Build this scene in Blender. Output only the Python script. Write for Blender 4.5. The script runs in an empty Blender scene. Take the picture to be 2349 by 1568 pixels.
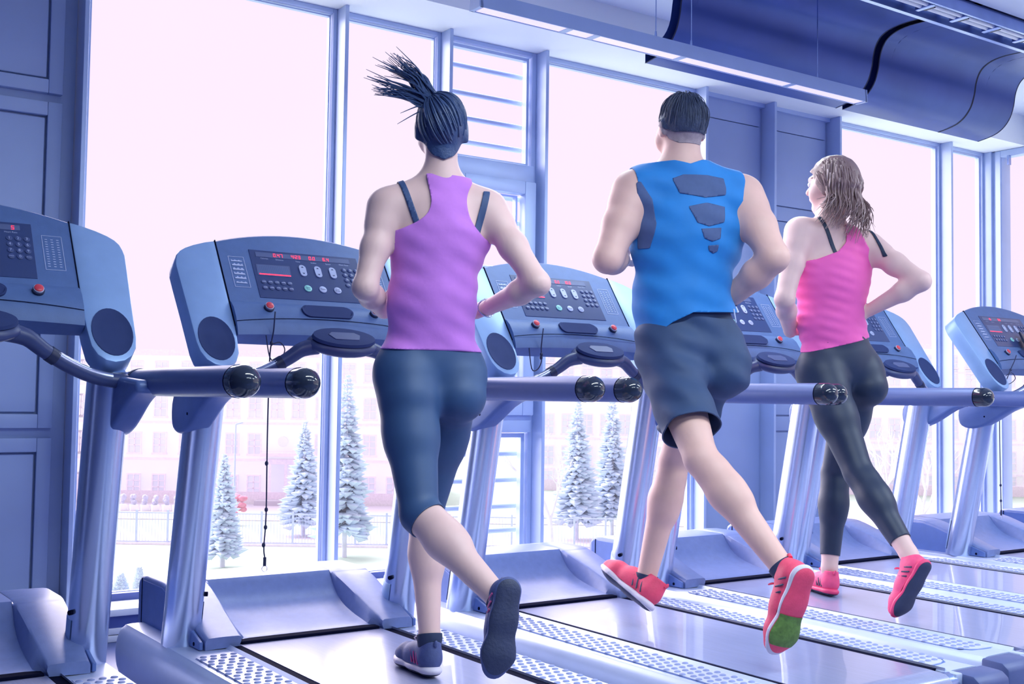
import bpy, bmesh, math, random
import numpy as np
from mathutils import Vector, Matrix, Quaternion

random.seed(7)
rng = np.random.default_rng(7)
COL = bpy.context.scene.collection
SC = bpy.context.scene
PI = math.pi

# ------------------------------------------------------------------ camera, sky, lights, exposure
cam_d = bpy.data.cameras.new('camera')
cam = bpy.data.objects.new('camera', cam_d)
COL.objects.link(cam)
cam_d.sensor_width = 36.0
cam_d.sensor_fit = 'HORIZONTAL'
cam_d.lens = 36.0 * 2638.735 / 2349.0
cam_d.clip_start = 0.05
cam_d.clip_end = 600
CAM = Vector((-1.6535, -2.8219, 1.0150))
_y, _p, _r = math.radians(34.921), math.radians(2.8017), math.radians(0.7953)
_fw = Vector((math.sin(_y) * math.cos(_p), math.cos(_y) * math.cos(_p), math.sin(_p)))
_rt = Vector((math.cos(_y), -math.sin(_y), 0))
_up = _rt.cross(_fw)
_rt, _up = _rt * math.cos(_r) + _up * math.sin(_r), -_rt * math.sin(_r) + _up * math.cos(_r)
cam.matrix_world = Matrix(((_rt.x, _up.x, -_fw.x, CAM.x), (_rt.y, _up.y, -_fw.y, CAM.y),
                           (_rt.z, _up.z, -_fw.z, CAM.z), (0, 0, 0, 1)))
SC.camera = cam

world = bpy.data.worlds.new('overcast_sky')
SC.world = world
world.use_nodes = True
_bg = world.node_tree.nodes['Background']
_bg.inputs['Color'].default_value = (0.983, 0.831, 1.0, 1)
_bg.inputs['Strength'].default_value = 1.0

sun_d = bpy.data.lights.new('hazy_sun', 'SUN')
sun_d.energy = 13.0
sun_d.angle = math.radians(95)
sun_d.color = (1.0, 0.90, 1.0)
sun = bpy.data.objects.new('hazy_sun', sun_d)
COL.objects.link(sun)
sun.rotation_euler = Vector((-0.16, 0.85, 0.56)).to_track_quat('Z', 'Y').to_euler()

SC.view_settings.view_transform = 'Standard'
SC.view_settings.look = 'None'
SC.view_settings.gamma = 1.0
SC.view_settings.use_curve_mapping = False
SC.view_settings.exposure = 0.0
LAMP_W = 58.0                                   # power of each added fill lamp; the visible pendant takes less


# ------------------------------------------------------------------ materials
def lin(c):
    c = c / 255.0
    return c / 12.92 if c <= 0.04045 else ((c + 0.055) / 1.055) ** 2.4


def mat(name, rgb, rough=0.5, metal=0.0, var=0.06, nscale=9.0, bump=0.0, bscale=120.0, emit=None, estr=0.0,
        spec=0.5, coat=0.0, sheen=0.0, streak=None):
    m = bpy.data.materials.new(name)
    m.use_nodes = True
    nt = m.node_tree
    p = nt.nodes['Principled BSDF']
    c = [lin(v) for v in rgb]
    tc = nt.nodes.new('ShaderNodeTexCoord')
    no = nt.nodes.new('ShaderNodeTexNoise')
    no.inputs['Scale'].default_value = nscale
    no.inputs['Detail'].default_value = 3.0
    if streak:
        mp = nt.nodes.new('ShaderNodeMapping')
        mp.inputs['Scale'].default_value = streak
        nt.links.new(tc.outputs['Object'], mp.inputs['Vector'])
        nt.links.new(mp.outputs['Vector'], no.inputs['Vector'])
    else:
        nt.links.new(tc.outputs['Object'], no.inputs['Vector'])
    rp = nt.nodes.new('ShaderNodeValToRGB')
    rp.color_ramp.elements[0].position = 0.3
    rp.color_ramp.elements[1].position = 0.7
    rp.color_ramp.elements[0].color = (*[max(0, v * (1 - var)) for v in c], 1)
    rp.color_ramp.elements[1].color = (*[min(1, v * (1 + var)) for v in c], 1)
    nt.links.new(no.outputs['Fac'], rp.inputs['Fac'])
    nt.links.new(rp.outputs['Color'], p.inputs['Base Color'])
    p.inputs['Roughness'].default_value = rough
    p.inputs['Metallic'].default_value = metal
    p.inputs['Specular IOR Level'].default_value = spec
    p.inputs['Coat Weight'].default_value = coat
    p.inputs['Sheen Weight'].default_value = sheen
    if bump > 0:
        n2 = nt.nodes.new('ShaderNodeTexNoise')
        n2.inputs['Scale'].default_value = bscale
        n2.inputs['Detail'].default_value = 2.0
        nt.links.new(tc.outputs['Object'], n2.inputs['Vector'])
        b = nt.nodes.new('ShaderNodeBump')
        b.inputs['Strength'].default_value = bump
        b.inputs['Distance'].default_value = 0.002
        nt.links.new(n2.outputs['Fac'], b.inputs['Height'])
        nt.links.new(b.outputs['Normal'], p.inputs['Normal'])
    if emit:
        p.inputs['Emission Color'].default_value = (*[lin(v) for v in emit], 1)
        p.inputs['Emission Strength'].default_value = estr
    return m


def glass_mat():
    m = bpy.data.materials.new('window_glass')
    m.use_nodes = True
    nt = m.node_tree
    nt.nodes.remove(nt.nodes['Principled BSDF'])
    out = nt.nodes['Material Output']
    tr = nt.nodes.new('ShaderNodeBsdfTransparent')
    gl = nt.nodes.new('ShaderNodeBsdfGlossy')
    gl.inputs['Roughness'].default_value = 0.30
    tl = nt.nodes.new('ShaderNodeBsdfTranslucent')      # thin glowing veil added to imitate haze over the view outside
    tl.inputs['Color'].default_value = (1, 0.86, 1, 1)
    no = nt.nodes.new('ShaderNodeTexNoise')
    no.inputs['Scale'].default_value = 2.0
    mr = nt.nodes.new('ShaderNodeMapRange')
    mr.inputs['To Min'].default_value = 0.003
    mr.inputs['To Max'].default_value = 0.010
    nt.links.new(no.outputs['Fac'], mr.inputs['Value'])
    m1 = nt.nodes.new('ShaderNodeMixShader')
    nt.links.new(mr.outputs['Result'], m1.inputs['Fac'])
    nt.links.new(tr.outputs[0], m1.inputs[1])
    nt.links.new(tl.outputs[0], m1.inputs[2])
    m2 = nt.nodes.new('ShaderNodeMixShader')
    m2.inputs['Fac'].default_value = 0.004
    nt.links.new(m1.outputs[0], m2.inputs[1])
    nt.links.new(gl.outputs[0], m2.inputs[2])
    nt.links.new(m2.outputs[0], out.inputs['Surface'])
    return m


M = {}
M['silver'] = mat('silver_paint', (206, 218, 244), 0.26, 0.85, 0.01, 3)
M['silver_pod'] = mat('silver_plastic', (150, 182, 228), 0.42, 0.25, 0.03, 20)
M['console'] = mat('console_plastic', (88, 116, 170), 0.5, 0.0, 0.05, 30, 0.15, 400)
M['display'] = mat('display_glass', (56, 72, 122), 0.28, 0.0, 0.04, 10)
M['recess'] = mat('recessed_plastic', (52, 66, 114), 0.75, 0.0, 0.05, 20, spec=0.2)
M['led_window'] = mat('led_window', (96, 108, 150), 0.25)
M['dark'] = mat('dark_rubber', (34, 42, 78), 0.45, 0.0, 0.08, 20)
M['cap'] = mat('glossy_black_cap', (40, 48, 66), 0.12, 0.0, 0.05, 8, coat=0.6)
M['gap'] = mat('black_gap', (14, 18, 44), 0.9, spec=0.05)
M['rail_foam'] = mat('handrail_cover', (92, 110, 168), 0.38, 0.1, 0.04, 30)
M['bracket'] = mat('bracket_plastic', (100, 124, 182), 0.38, 0.1, 0.05, 20)
M['grip'] = mat('grip_plastic', (58, 70, 118), 0.4, 0.0, 0.05, 20)
M['sensor'] = mat('sensor_steel', (190, 198, 225), 0.25, 0.8, 0.03, 20)
M['hood'] = mat('hood_plastic', (122, 140, 194), 0.34, 0.0, 0.05, 40, 0.12, 500)
M['hood_side'] = mat('hood_side_plastic', (96, 124, 190), 0.45, 0.0, 0.05, 20)
M['deck'] = mat('deck_shell', (200, 212, 240), 0.34, 0.25, 0.03, 12)
M['tread'] = mat('tread_strip', (204, 210, 236), 0.45, 0.1, 0.04, 40)
M['stud'] = mat('tread_stud', (150, 160, 206), 0.6, 0.0, 0.04, 40, spec=0.25)  # darker than the strip: the studs' shading is put into their colour
M['end_cap'] = mat('rear_cap_plastic', (84, 96, 146), 0.5, 0.0, 0.05, 20)
M['belt'] = mat('running_belt', (146, 152, 190), 0.30, 0.0, 0.10, 5, streak=(60, 1.2, 60), spec=1.0, coat=0.35)
M['red'] = mat('stop_button_red', (228, 70, 88), 0.35, 0.0, 0.05, 30)
M['led'] = mat('led_red', (255, 50, 80), 0.5, emit=(255, 45, 75), estr=2.2)
M['print'] = mat('white_print', (190, 200, 235), 0.5)
M['button'] = mat('grey_button', (182, 192, 228), 0.45)
M['green'] = mat('green_button', (150, 220, 215), 0.45)
M['key'] = mat('dark_key', (70, 84, 135), 0.4)
M['cord'] = mat('cord_black', (36, 44, 84), 0.5)
M['frame'] = mat('window_frame_paint', (184, 202, 238), 0.42, 0.15, 0.04, 6)
M['panel'] = mat('wall_panel_paint', (168, 186, 224), 0.45, 0.0, 0.04, 3)
M['sill'] = mat('sill_white', (246, 248, 255), 0.4, 0.0, 0.03, 6)
M['sill_dark'] = mat('sill_dark', (74, 92, 160), 0.5)
M['ceiling'] = mat('ceiling_paint', (226, 234, 250), 0.85, 0.0, 0.03, 1.5)
M['soffit'] = mat('soffit_paint', (248, 252, 255), 0.85, 0.0, 0.02, 1.5)
M['duct'] = mat('duct_metal', (60, 86, 160), 0.38, 0.35, 0.12, 3.0)
M['duct_in'] = mat('duct_dark', (24, 32, 66), 0.7)
M['fixture'] = mat('fixture_paint', (168, 188, 228), 0.4, 0.2, 0.03, 8)
M['diffuser'] = mat('fixture_diffuser', (240, 230, 250), 0.5, emit=(250, 225, 250), estr=0.45)
M['steel'] = mat('bright_steel', (150, 168, 215), 0.22, 0.85, 0.08, 12)
M['floor'] = mat('floor_vinyl', (76, 92, 150), 0.4, 0.0, 0.08, 4)
M['wall'] = mat('wall_paint', (176, 184, 222), 0.8, 0.0, 0.03, 2)
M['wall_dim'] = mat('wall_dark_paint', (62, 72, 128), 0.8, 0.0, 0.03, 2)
M['glass'] = glass_mat()
M['skin_w'] = mat('skin_fair', (236, 196, 190), 0.5, 0.0, 0.04, 12, sheen=0.1)
M['skin_m'] = mat('skin_tan', (236, 190, 178), 0.5, 0.0, 0.05, 12)
M['purple'] = mat('purple_jersey', (206, 126, 224), 0.75, 0.0, 0.05, 16, 0.25, 60, sheen=0.2)
M['navy'] = mat('navy_lycra', (54, 84, 128), 0.55, 0.0, 0.05, 12)
M['ink'] = mat('ink_lycra', (34, 48, 76), 0.5, 0.0, 0.05, 12)
M['strap'] = mat('bra_strap', (58, 80, 126), 0.6)
M['blue'] = mat('blue_jersey', (29, 132, 212), 0.7, 0.0, 0.06, 14, 0.3, 40, sheen=0.15)
M['mesh_grey'] = mat('grey_mesh_panel', (74, 94, 142), 0.7, 0.0, 0.05, 60)
M['shorts'] = mat('shorts_cloth', (48, 72, 112), 0.65, 0.0, 0.08, 10, 0.3, 30)
M['pink'] = mat('pink_jersey', (255, 100, 186), 0.7, 0.0, 0.05, 16, 0.25, 50, sheen=0.2)
M['hair_dark'] = mat('dark_hair', (58, 78, 122), 0.45, 0.0, 0.25, 40, 0.6, 160, streak=(60, 60, 8))
M['hair_short'] = mat('short_dark_hair', (58, 68, 98), 0.6, 0.0, 0.2, 60, 0.6, 300)
M['hair_fade'] = mat('clipped_nape_hair', (172, 154, 162), 0.7, 0.0, 0.12, 60, 0.4, 300)
M['hair_brown'] = mat('brown_hair', (146, 118, 118), 0.45, 0.0, 0.30, 30, 0.5, 120, streak=(80, 80, 6))
M['hair_light'] = mat('brown_hair_highlight', (206, 180, 176), 0.45, 0.0, 0.2, 30)
M['shoe_grey'] = mat('grey_shoe_mesh', (78, 90, 142), 0.65, 0.0, 0.12, 40, 0.3, 200)
M['shoe_pink'] = mat('pink_shoe_mesh', (248, 84, 136), 0.6, 0.0, 0.08, 40, 0.3, 200)
M['shoe_red'] = mat('coral_shoe_mesh', (252, 82, 118), 0.6, 0.0, 0.08, 40, 0.3, 200)
M['sole_white'] = mat('white_midsole', (226, 218, 234), 0.5)
M['sole_dark'] = mat('dark_outsole', (52, 60, 92), 0.6, 0.0, 0.1, 30, 0.5, 150)
M['sole_pink'] = mat('pink_midsole', (240, 70, 124), 0.5)
M['sole_green'] = mat('green_outsole', (98, 132, 60), 0.6, 0.0, 0.25, 60, 0.6, 150)
M['magenta'] = mat('magenta_trim', (200, 70, 140), 0.5)
M['sock'] = mat('dark_sock', (44, 56, 88), 0.8)
M['eye'] = mat('eye_white', (236, 232, 240), 0.2)
M['iris'] = mat('iris_dark', (50, 50, 70), 0.15)
M['watch'] = mat('watch_black', (40, 46, 70), 0.35)
# outside: washed-out daylight haze is put into these pale colours
M['lawn'] = mat('haze_pale_lawn', (178, 198, 182), 0.9, 0.0, 0.05, 0.4)
M['path'] = mat('haze_pale_paving', (196, 190, 202), 0.9, 0.0, 0.03, 0.3)
M['facade'] = mat('haze_pale_render', (250, 255, 255), 0.9, 0.0, 0.02, 0.2)
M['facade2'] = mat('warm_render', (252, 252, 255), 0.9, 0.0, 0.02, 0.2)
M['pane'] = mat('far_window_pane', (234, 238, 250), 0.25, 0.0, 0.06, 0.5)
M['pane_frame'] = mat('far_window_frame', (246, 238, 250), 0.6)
M['roofing'] = mat('haze_pale_roofing', (240, 228, 240), 0.8)
M['conifer'] = mat('haze_tinted_spruce', (200, 216, 234), 0.9, 0.0, 0.15, 1.5)
M['bark'] = mat('haze_tinted_bark', (226, 226, 242), 0.9, 0.0, 0.1, 3)
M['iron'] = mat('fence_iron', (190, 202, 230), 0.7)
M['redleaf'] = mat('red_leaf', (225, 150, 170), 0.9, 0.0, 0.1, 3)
M['shrub'] = mat('haze_tinted_shrub', (204, 208, 228), 0.9, 0.0, 0.15, 3)


# ------------------------------------------------------------------ mesh helpers
class MB:
    def __init__(self):
        self.v = []
        self.f = []

    def add(self, verts, faces):
        o = len(self.v)
        self.v += [tuple(map(float, p)) for p in verts]
        self.f += [tuple(i + o for i in f) for f in faces]
        return self

    def box(self, c, s, rot=None):
        x, y, z = s[0] / 2, s[1] / 2, s[2] / 2
        vs = [(-x, -y, -z), (x, -y, -z), (x, y, -z), (-x, y, -z), (-x, -y, z), (x, -y, z), (x, y, z), (-x, y, z)]
        if rot is not None:
            vs = [rot @ Vector(p) for p in vs]
        vs = [(p[0] + c[0], p[1] + c[1], p[2] + c[2]) for p in vs]
        return self.add(vs, [(0, 3, 2, 1), (4, 5, 6, 7), (0, 1, 5, 4), (1, 2, 6, 5), (2, 3, 7, 6), (3, 0, 4, 7)])

    def bb(self, x0, x1, y0, y1, z0, z1):
        return self.box(((x0 + x1) / 2, (y0 + y1) / 2, (z0 + z1) / 2), (x1 - x0, y1 - y0, z1 - z0))

    def loft(self, rings, closed=True, cap0=True, cap1=True):
        n = len(rings[0])
        vs = [p for r in rings for p in r]
        fs = []
        m = n if closed else n - 1
        for i in range(len(rings) - 1):
            for j in range(m):
                a, b = i * n + j, i * n + (j + 1) % n
                fs.append((a, b, b + n, a + n))
        if closed and cap0:
            fs.append(tuple(range(n - 1, -1, -1)))
        if closed and cap1:
            fs.append(tuple((len(rings) - 1) * n + j for j in range(n)))
        return self.add(vs, fs)

    def tube(self, pts, radii, seg=10, caps=True, ellip=1.0, axis=None):
        pts = [Vector(p) for p in pts]
        if not isinstance(radii, (list, tuple)):
            radii = [radii] * len(pts)
        rings = []
        nrm = None
        for i, p in enumerate(pts):
            t = (pts[min(i + 1, len(pts) - 1)] - pts[max(i - 1, 0)]).normalized()
            if nrm is None:
                a = Vector(axis) if axis else (Vector((0, 0, 1)) if abs(t.z) < 0.9 else Vector((1, 0, 0)))
                nrm = (a - t * a.dot(t)).normalized()
            else:
                nrm = (nrm - t * nrm.dot(t)).normalized()
            b = t.cross(nrm)
            rings.append([p + (nrm * math.cos(2 * PI * k / seg) * ellip + b * math.sin(2 * PI * k / seg)) * radii[i]
                          for k in range(seg)])
        return self.loft(rings, True, caps, caps)

    def prism(self, poly, fn, d0, d1):
        """polygon of 2-D points, fn(a, b, depth) -> 3-D"""
        n = len(poly)
        return self.add([fn(a, b, d0) for a, b in poly] + [fn(a, b, d1) for a, b in poly],
                        [tuple(range(n - 1, -1, -1)), tuple(range(n, 2 * n))] +
                        [(i, (i + 1) % n, n + (i + 1) % n, n + i) for i in range(n)])

    def ellipsoid(self, c, r, seg=14, rings=8, rot=None):
        vs = []
        for i in range(1, rings):
            th = PI * i / rings
            for k in range(seg):
                vs.append(Vector((r[0] * math.sin(th) * math.cos(2 * PI * k / seg),
                                  r[1] * math.sin(th) * math.sin(2 * PI * k / seg), r[2] * math.cos(th))))
        vs += [Vector((0, 0, r[2])), Vector((0, 0, -r[2]))]
        if rot is not None:
            vs = [rot @ v for v in vs]
        vs = [v + Vector(c) for v in vs]
        fs = []
        for i in range(rings - 2):
            for k in range(seg):
                a, b = i * seg + k, i * seg + (k + 1) % seg
                fs.append((a, a + seg, b + seg, b))
        t, bt = len(vs) - 2, len(vs) - 1
        for k in range(seg):
            fs.append((t, k, (k + 1) % seg))
            fs.append((bt, (rings - 2) * seg + (k + 1) % seg, (rings - 2) * seg + k))
        return self.add(vs, fs)

    def build(self, name, m, parent=None, smooth=None, bevel=0.0, bseg=2, stuff=False):
        me = bpy.data.meshes.new(name)
        me.from_pydata(self.v, [], self.f)
        bm = bmesh.new()
        bm.from_mesh(me)
        bmesh.ops.recalc_face_normals(bm, faces=bm.faces[:])
        if bevel > 0:
            es = [e for e in bm.edges if len(e.link_faces) == 2 and e.calc_face_angle(0) > math.radians(28)]
            bmesh.ops.bevel(bm, geom=es, offset=bevel, segments=bseg, affect='EDGES', profile=0.5, clamp_overlap=True)
        if smooth is not None or bevel > 0:
            lim = math.radians(smooth if smooth is not None else 35)
            for f in bm.faces:
                f.smooth = True
            for e in bm.edges:
                if len(e.link_faces) == 2 and e.calc_face_angle(0) > lim:
                    e.smooth = False
        bm.to_mesh(me)
        bm.free()
        return link(name, me, m, parent, stuff)


def link(name, me, m, parent=None, stuff=False):
    o = bpy.data.objects.new(name, me)
    COL.objects.link(o)
    if m is not None:
        me.materials.append(m if not isinstance(m, str) else M[m])
    if parent is not None:
        o.parent = parent
    if stuff:
        o['kind'] = 'stuff'
    return o


def tag(o, label=None, cat=None, group=None, kind=None):
    if label:
        o['label'] = label
    if cat:
        o['category'] = cat
    if group:
        o['group'] = group
    if kind:
        o['kind'] = kind
    return o


def empty(name, loc=(0, 0, 0), rz=0.0):
    o = bpy.data.objects.new(name, None)
    COL.objects.link(o)
    o.empty_display_size = 0.1
    o.location = loc
    o.rotation_euler = (0, 0, rz)
    return o


def copy_tree(o, parent=None):
    c = o.copy()
    COL.objects.link(c)
    if parent is not None:
        c.parent = parent
    for ch in list(o.children):
        copy_tree(ch, c)
    return c


def text_mesh(body, size, fn, align='CENTER'):
    """a word as flat mesh, mapped by fn(x, y) -> 3-D; returns (verts, faces)"""
    cu = bpy.data.curves.new('lettering', 'FONT')
    cu.body = body
    cu.size = size
    cu.align_x = align
    cu.align_y = 'CENTER'
    cu.resolution_u = 2
    ob = bpy.data.objects.new('lettering', cu)
    COL.objects.link(ob)
    dg = bpy.context.evaluated_depsgraph_get()
    me = bpy.data.meshes.new_from_object(ob.evaluated_get(dg))
    vs = [fn(v.co.x, v.co.y) for v in me.vertices]
    fs = [tuple(p.vertices) for p in me.polygons]
    bpy.data.objects.remove(ob)
    bpy.data.curves.remove(cu)
    bpy.data.meshes.remove(me)
    return vs, fs


SEG7 = {'0': 'abcdef', '1': 'bc', '2': 'abged', '3': 'abgcd', '4': 'fgbc', '5': 'afgcd', '6': 'afgedc', '7': 'abc',
        '8': 'abcdefg', '9': 'abcdfg'}


def seg7(mb, text, x, s, h, fn):
    """seven-segment figures centred on (x, s)"""
    w = h * 0.56
    adv = {c: (w * 1.38 if c not in '.:' else w * 0.35) for c in set(text)}
    x0 = x - sum(adv[c] for c in text) / 2
    t = h * 0.11
    sl = 0.1
    for c in text:
        if c in '.:':
            for yy in ([-h / 2] if c == '.' else [-h * 0.22, h * 0.22]):
                mb.add([fn(x0 + a, s + yy + b) for a, b in ((-t * .3, 0), (t * .7, 0), (t * .7, t), (-t * .3, t))], [(0, 1, 2, 3)])
        else:
            for g in SEG7[c]:
                q = {'a': (0, h / 2 - t, w, h / 2), 'g': (0, -t / 2, w, t / 2), 'd': (0, -h / 2, w, -h / 2 + t),
                     'f': (0, 0, t, h / 2), 'b': (w - t, 0, w, h / 2), 'e': (0, -h / 2, t, 0), 'c': (w - t, -h / 2, w, 0)}[g]
                mb.add([fn(x0 + a + b * sl, s + b) for a, b in ((q[0], q[1]), (q[2], q[1]), (q[2], q[3]), (q[0], q[3]))], [(0, 1, 2, 3)])
        x0 += adv[c]


# ------------------------------------------------------------------ the room
WROT = -0.00826                                 # the window wall is a hair off the treadmill row
ZT = 2.887


def wall_obj(o):
    o.rotation_euler = (0, 0, WROT)
    return o


def struct(o):
    o['kind'] = 'structure'
    return o


struct(MB().bb(-3.6, 6.3, -7.0, 2.4, -0.10, 0.0).build('floor', 'floor'))
# ceiling: white soffit by the windows, the deeper ceiling bay, the lowered strip over the room
struct(MB().bb(-3.6, 6.3, 1.81, 2.262, ZT, 3.35).build('ceiling', 'soffit'))
struct(MB().bb(-3.6, 6.3, 0.40, 1.81, 3.10, 3.35).build('ceiling_bay', 'ceiling'))
struct(MB().bb(-3.6, 6.3, -7.0, 0.40, 2.96, 3.35).build('ceiling_strip', 'ceiling'))
struct(MB().bb(-3.75, -3.6, -7.0, 2.4, 0, 3.3).build('wall_left', 'wall_dim'))  # unseen wall, put in dark to block light on the left
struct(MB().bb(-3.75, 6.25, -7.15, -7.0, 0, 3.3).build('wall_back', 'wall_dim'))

FINS = [-1.62, -0.416, 0.784, 1.370, 1.975, 3.153, 3.739, 4.353, 5.550]
YG = 2.20
for i, x in enumerate(FINS):
    f = MB().bb(x - 0.020, x, 2.10, 2.27, 0.13, ZT)
    struct(wall_obj(f.build('trim_%d' % (i + 1), 'frame', bevel=0.002, bseg=1)))

cx = 6.10
post = MB().bb(cx - 0.045, cx + 0.06, 2.13, 2.26, 0.13, ZT).bb(cx - 0.02, cx + 0.09, 2.06, 2.14, 0.13, ZT)
struct(wall_obj(post.build('trim_10', 'frame', bevel=0.004)))


def frame_ring(mb, x0, x1, z0, z1, w, y0, y1, wt=None):
    wt = wt or w
    mb.bb(x0, x0 + w, y0, y1, z0, z1).bb(x1 - w, x1, y0, y1, z0, z1)
    mb.bb(x0 + w, x1 - w, y0, y1, z1 - wt, z1).bb(x0 + w, x1 - w, y0, y1, z0, z0 + wt)


def window(n, x0, x1, z0=0.13, z1=ZT):
    fm = MB()
    frame_ring(fm, x0, x1, z0, z1, 0.020, 2.19, 2.25, 0.022)
    w = struct(wall_obj(fm.build('window_%d' % n, 'frame', bevel=0.002, bseg=1)))
    sm = MB()
    frame_ring(sm, x0 + 0.027, x1 - 0.027, z0 + 0.030, z1 - 0.030, 0.007, 2.208, 2.232)
    sm.build('glazing_bead', 'frame', w)
    MB().bb(x0 + 0.02, x1 - 0.02, 2.218, 2.224, z0 + 0.02, z1 - 0.02).build('pane', 'glass', w)
    return w


window(1, -0.416, 0.764)
window(2, 0.784, 1.350)
window(4, 1.975, 3.133)
window(5, 4.353, 5.530)
window(6, 5.550, 6.055)

# the narrow ventilation window: three lights, transoms and outside bars
fm = MB()
frame_ring(fm, 1.370, 1.955, 0.13, ZT, 0.028, 2.19, 2.25, 0.022)
w3 = struct(wall_obj(fm.build('window_3', 'frame', bevel=0.002, bseg=1)))
MB().bb(1.40, 1.925, 2.218, 2.224, 0.15, 2.86).build('pane', 'glass', w3)
for z0, z1 in ((2.17, 2.262), (0.835, 0.925)):
    MB().bb(1.40, 1.93, 2.165, 2.24, z0, z1).build('transom', 'frame', w3, bevel=0.004)
sm = MB()
frame_ring(sm, 1.41, 1.928, 0.925, 2.17, 0.07, 2.14, 2.20)
sm.build('sash', 'frame', w3, bevel=0.006)
sm = MB()
frame_ring(sm, 1.41, 1.915, 2.262, 2.855, 0.016, 2.205, 2.24)
frame_ring(sm, 1.41, 1.915, 0.165, 0.83, 0.022, 2.205, 2.24)
frame_ring(sm, 1.485, 1.85, 0.995, 2.10, 0.012, 2.205, 2.235)
sm.build('glazing_bead', 'frame', w3)
for z in (2.774, 2.629, 2.497, 2.37, 2.099, 1.968, 1.85, 1.71, 1.57, 1.43, 1.29, 1.15, 1.01, 0.718, 0.578, 0.438, 0.31):
    MB().tube([(1.40, 2.30, z), (1.93, 2.30, z)], 0.014, 8).build('outer_bar', 'frame', w3, smooth=60)

# blind panels of the window wall
wf = struct(wall_obj(MB().bb(-3.6, -1.64, 2.2, 2.3, 0.13, ZT).build('wall_front', 'panel')))


def panel(x0, x1, cells, moulded, parent):
    MB().bb(x0, x1, 2.215, 2.26, 0.13, ZT).build('backing_board', 'panel', parent)
    for z0, z1 in cells:
        if moulded:
            m = MB()
            frame_ring(m, x0 + 0.03, x1 - 0.055, z0, z1, 0.058, 2.185, 2.22)
            m.build('panel_frame', 'panel', parent, bevel=0.004)
            MB().bb(x0 + 0.095, x1 - 0.120, 2.196, 2.222, z0 + 0.066, z1 - 0.066).build('panel_board', 'panel', parent, bevel=0.006)
        else:
            MB().bb(x0 + 0.012, x1 - 0.03, 2.195, 2.22, z0, z1).build('panel_board', 'panel', parent, bevel=0.004)


panel(-1.62, -0.438, ((2.262, 2.875), (0.865, 2.225), (0.14, 0.825)), True, wf)
panel(3.165, 3.717, ((2.74, 2.88), (0.15, 2.735)), False, wf)
panel(3.751, 4.331, ((2.74, 2.88), (2.262, 2.735), (2.165, 2.255), (0.935, 2.16), (0.835, 0.925), (0.15, 0.825)), False, wf)
for x0, x1 in ((3.165, 3.717), (3.751, 4.331)):
    MB().bb(x0, x1, 2.18, 2.22, 2.862, ZT).build('top_rail', 'frame', wf)

struct(wall_obj(MB().bb(-3.6, 6.15, 1.97, 2.29, 0.105, 0.135).build('trim_11', 'sill', bevel=0.006)))
struct(wall_obj(MB().bb(-3.6, 6.15, 2.165, 2.20, 0.135, 0.165).build('trim_12', 'sill_dark')))
struct(wall_obj(MB().bb(-3.6, 6.15, 1.995, 2.28, 0.055, 0.105).build('trim_13', 'sill_dark')))
bb_ = MB()
bb_.bb(-3.6, 6.15, 1.985, 2.28, 0.0, 0.026).bb(-3.6, 6.15, 1.985, 2.28, 0.030, 0.055)
struct(wall_obj(bb_.build('baseboard_front', 'sill', bevel=0.003)))

# right-hand window wall, coming back towards the viewer
struct(MB().bb(6.10, 6.25, -7.0, 2.05, 0, 0.13).build('wall_right', 'sill'))
struct(MB().bb(6.02, 6.10, -7.0, 2.05, 0.105, 0.135).build('baseboard_right', 'sill'))
for i, (ya, yb) in enumerate(((0.86, 2.06), (-0.36, 0.84), (-1.58, -0.38), (-2.8, -1.6), (-4.02, -2.82), (-5.24, -4.04))):
    fm = MB()
    for a, b, c, d in ((ya, ya + .045, .13, ZT), (yb - .045, yb, .13, ZT), (ya + .045, yb - .045, .13, .17), (ya + .045, yb - .045, ZT - .05, ZT)):
        fm.bb(6.09, 6.17, a, b, c, d)
    w = struct(fm.build('window_%d' % (7 + i), 'frame', bevel=0.003, bseg=1))
    MB().bb(6.125, 6.131, ya + .03, yb - .03, .15, ZT - .03).build('pane', 'glass', w)
    if i == 0:
        MB().bb(6.06, 6.09, 1.93, 1.945, ZT - .12, ZT - .05).build('window_catch', 'steel', w)
struct(MB().bb(6.09, 6.25, -7.0, 2.1, ZT, 3.3).build('trim_14', 'soffit'))

# ------------------------------------------------------------------ ceiling duct (curved canopy in three lengths)
front = [(0.42, 2.985), (0.70, 2.988), (0.86, 2.992), (0.945, 2.982), (1.00, 2.958), (1.032, 2.92), (1.050, 2.87), (1.060, 2.81),
         (1.082, 2.745), (1.12, 2.695), (1.17, 2.662), (1.23, 2.645), (1.30, 2.634)]
back = [(1.30, 2.690), (1.24, 2.700), (1.19, 2.722), (1.15, 2.752), (1.125, 2.80), (1.112, 2.87), (1.095, 2.945),
        (1.055, 3.005), (0.98, 3.045), (0.88, 3.055), (0.70, 3.055), (0.42, 3.055)]


def refine(pl, n=3):
    out = []
    for i in range(len(pl) - 1):
        p0, p1, p2, p3 = pl[max(i - 1, 0)], pl[i], pl[i + 1], pl[min(i + 2, len(pl) - 1)]
        for k in range(n):
            t = k / n
            out.append(tuple(0.5 * (2 * p1[a] + (p2[a] - p0[a]) * t + (2 * p0[a] - 5 * p1[a] + 4 * p2[a] - p3[a]) * t * t +
                                    (3 * p1[a] - p0[a] - 3 * p2[a] + p3[a]) * t ** 3) for a in range(len(p1))))
    out.append(tuple(pl[-1]))
    return out


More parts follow.
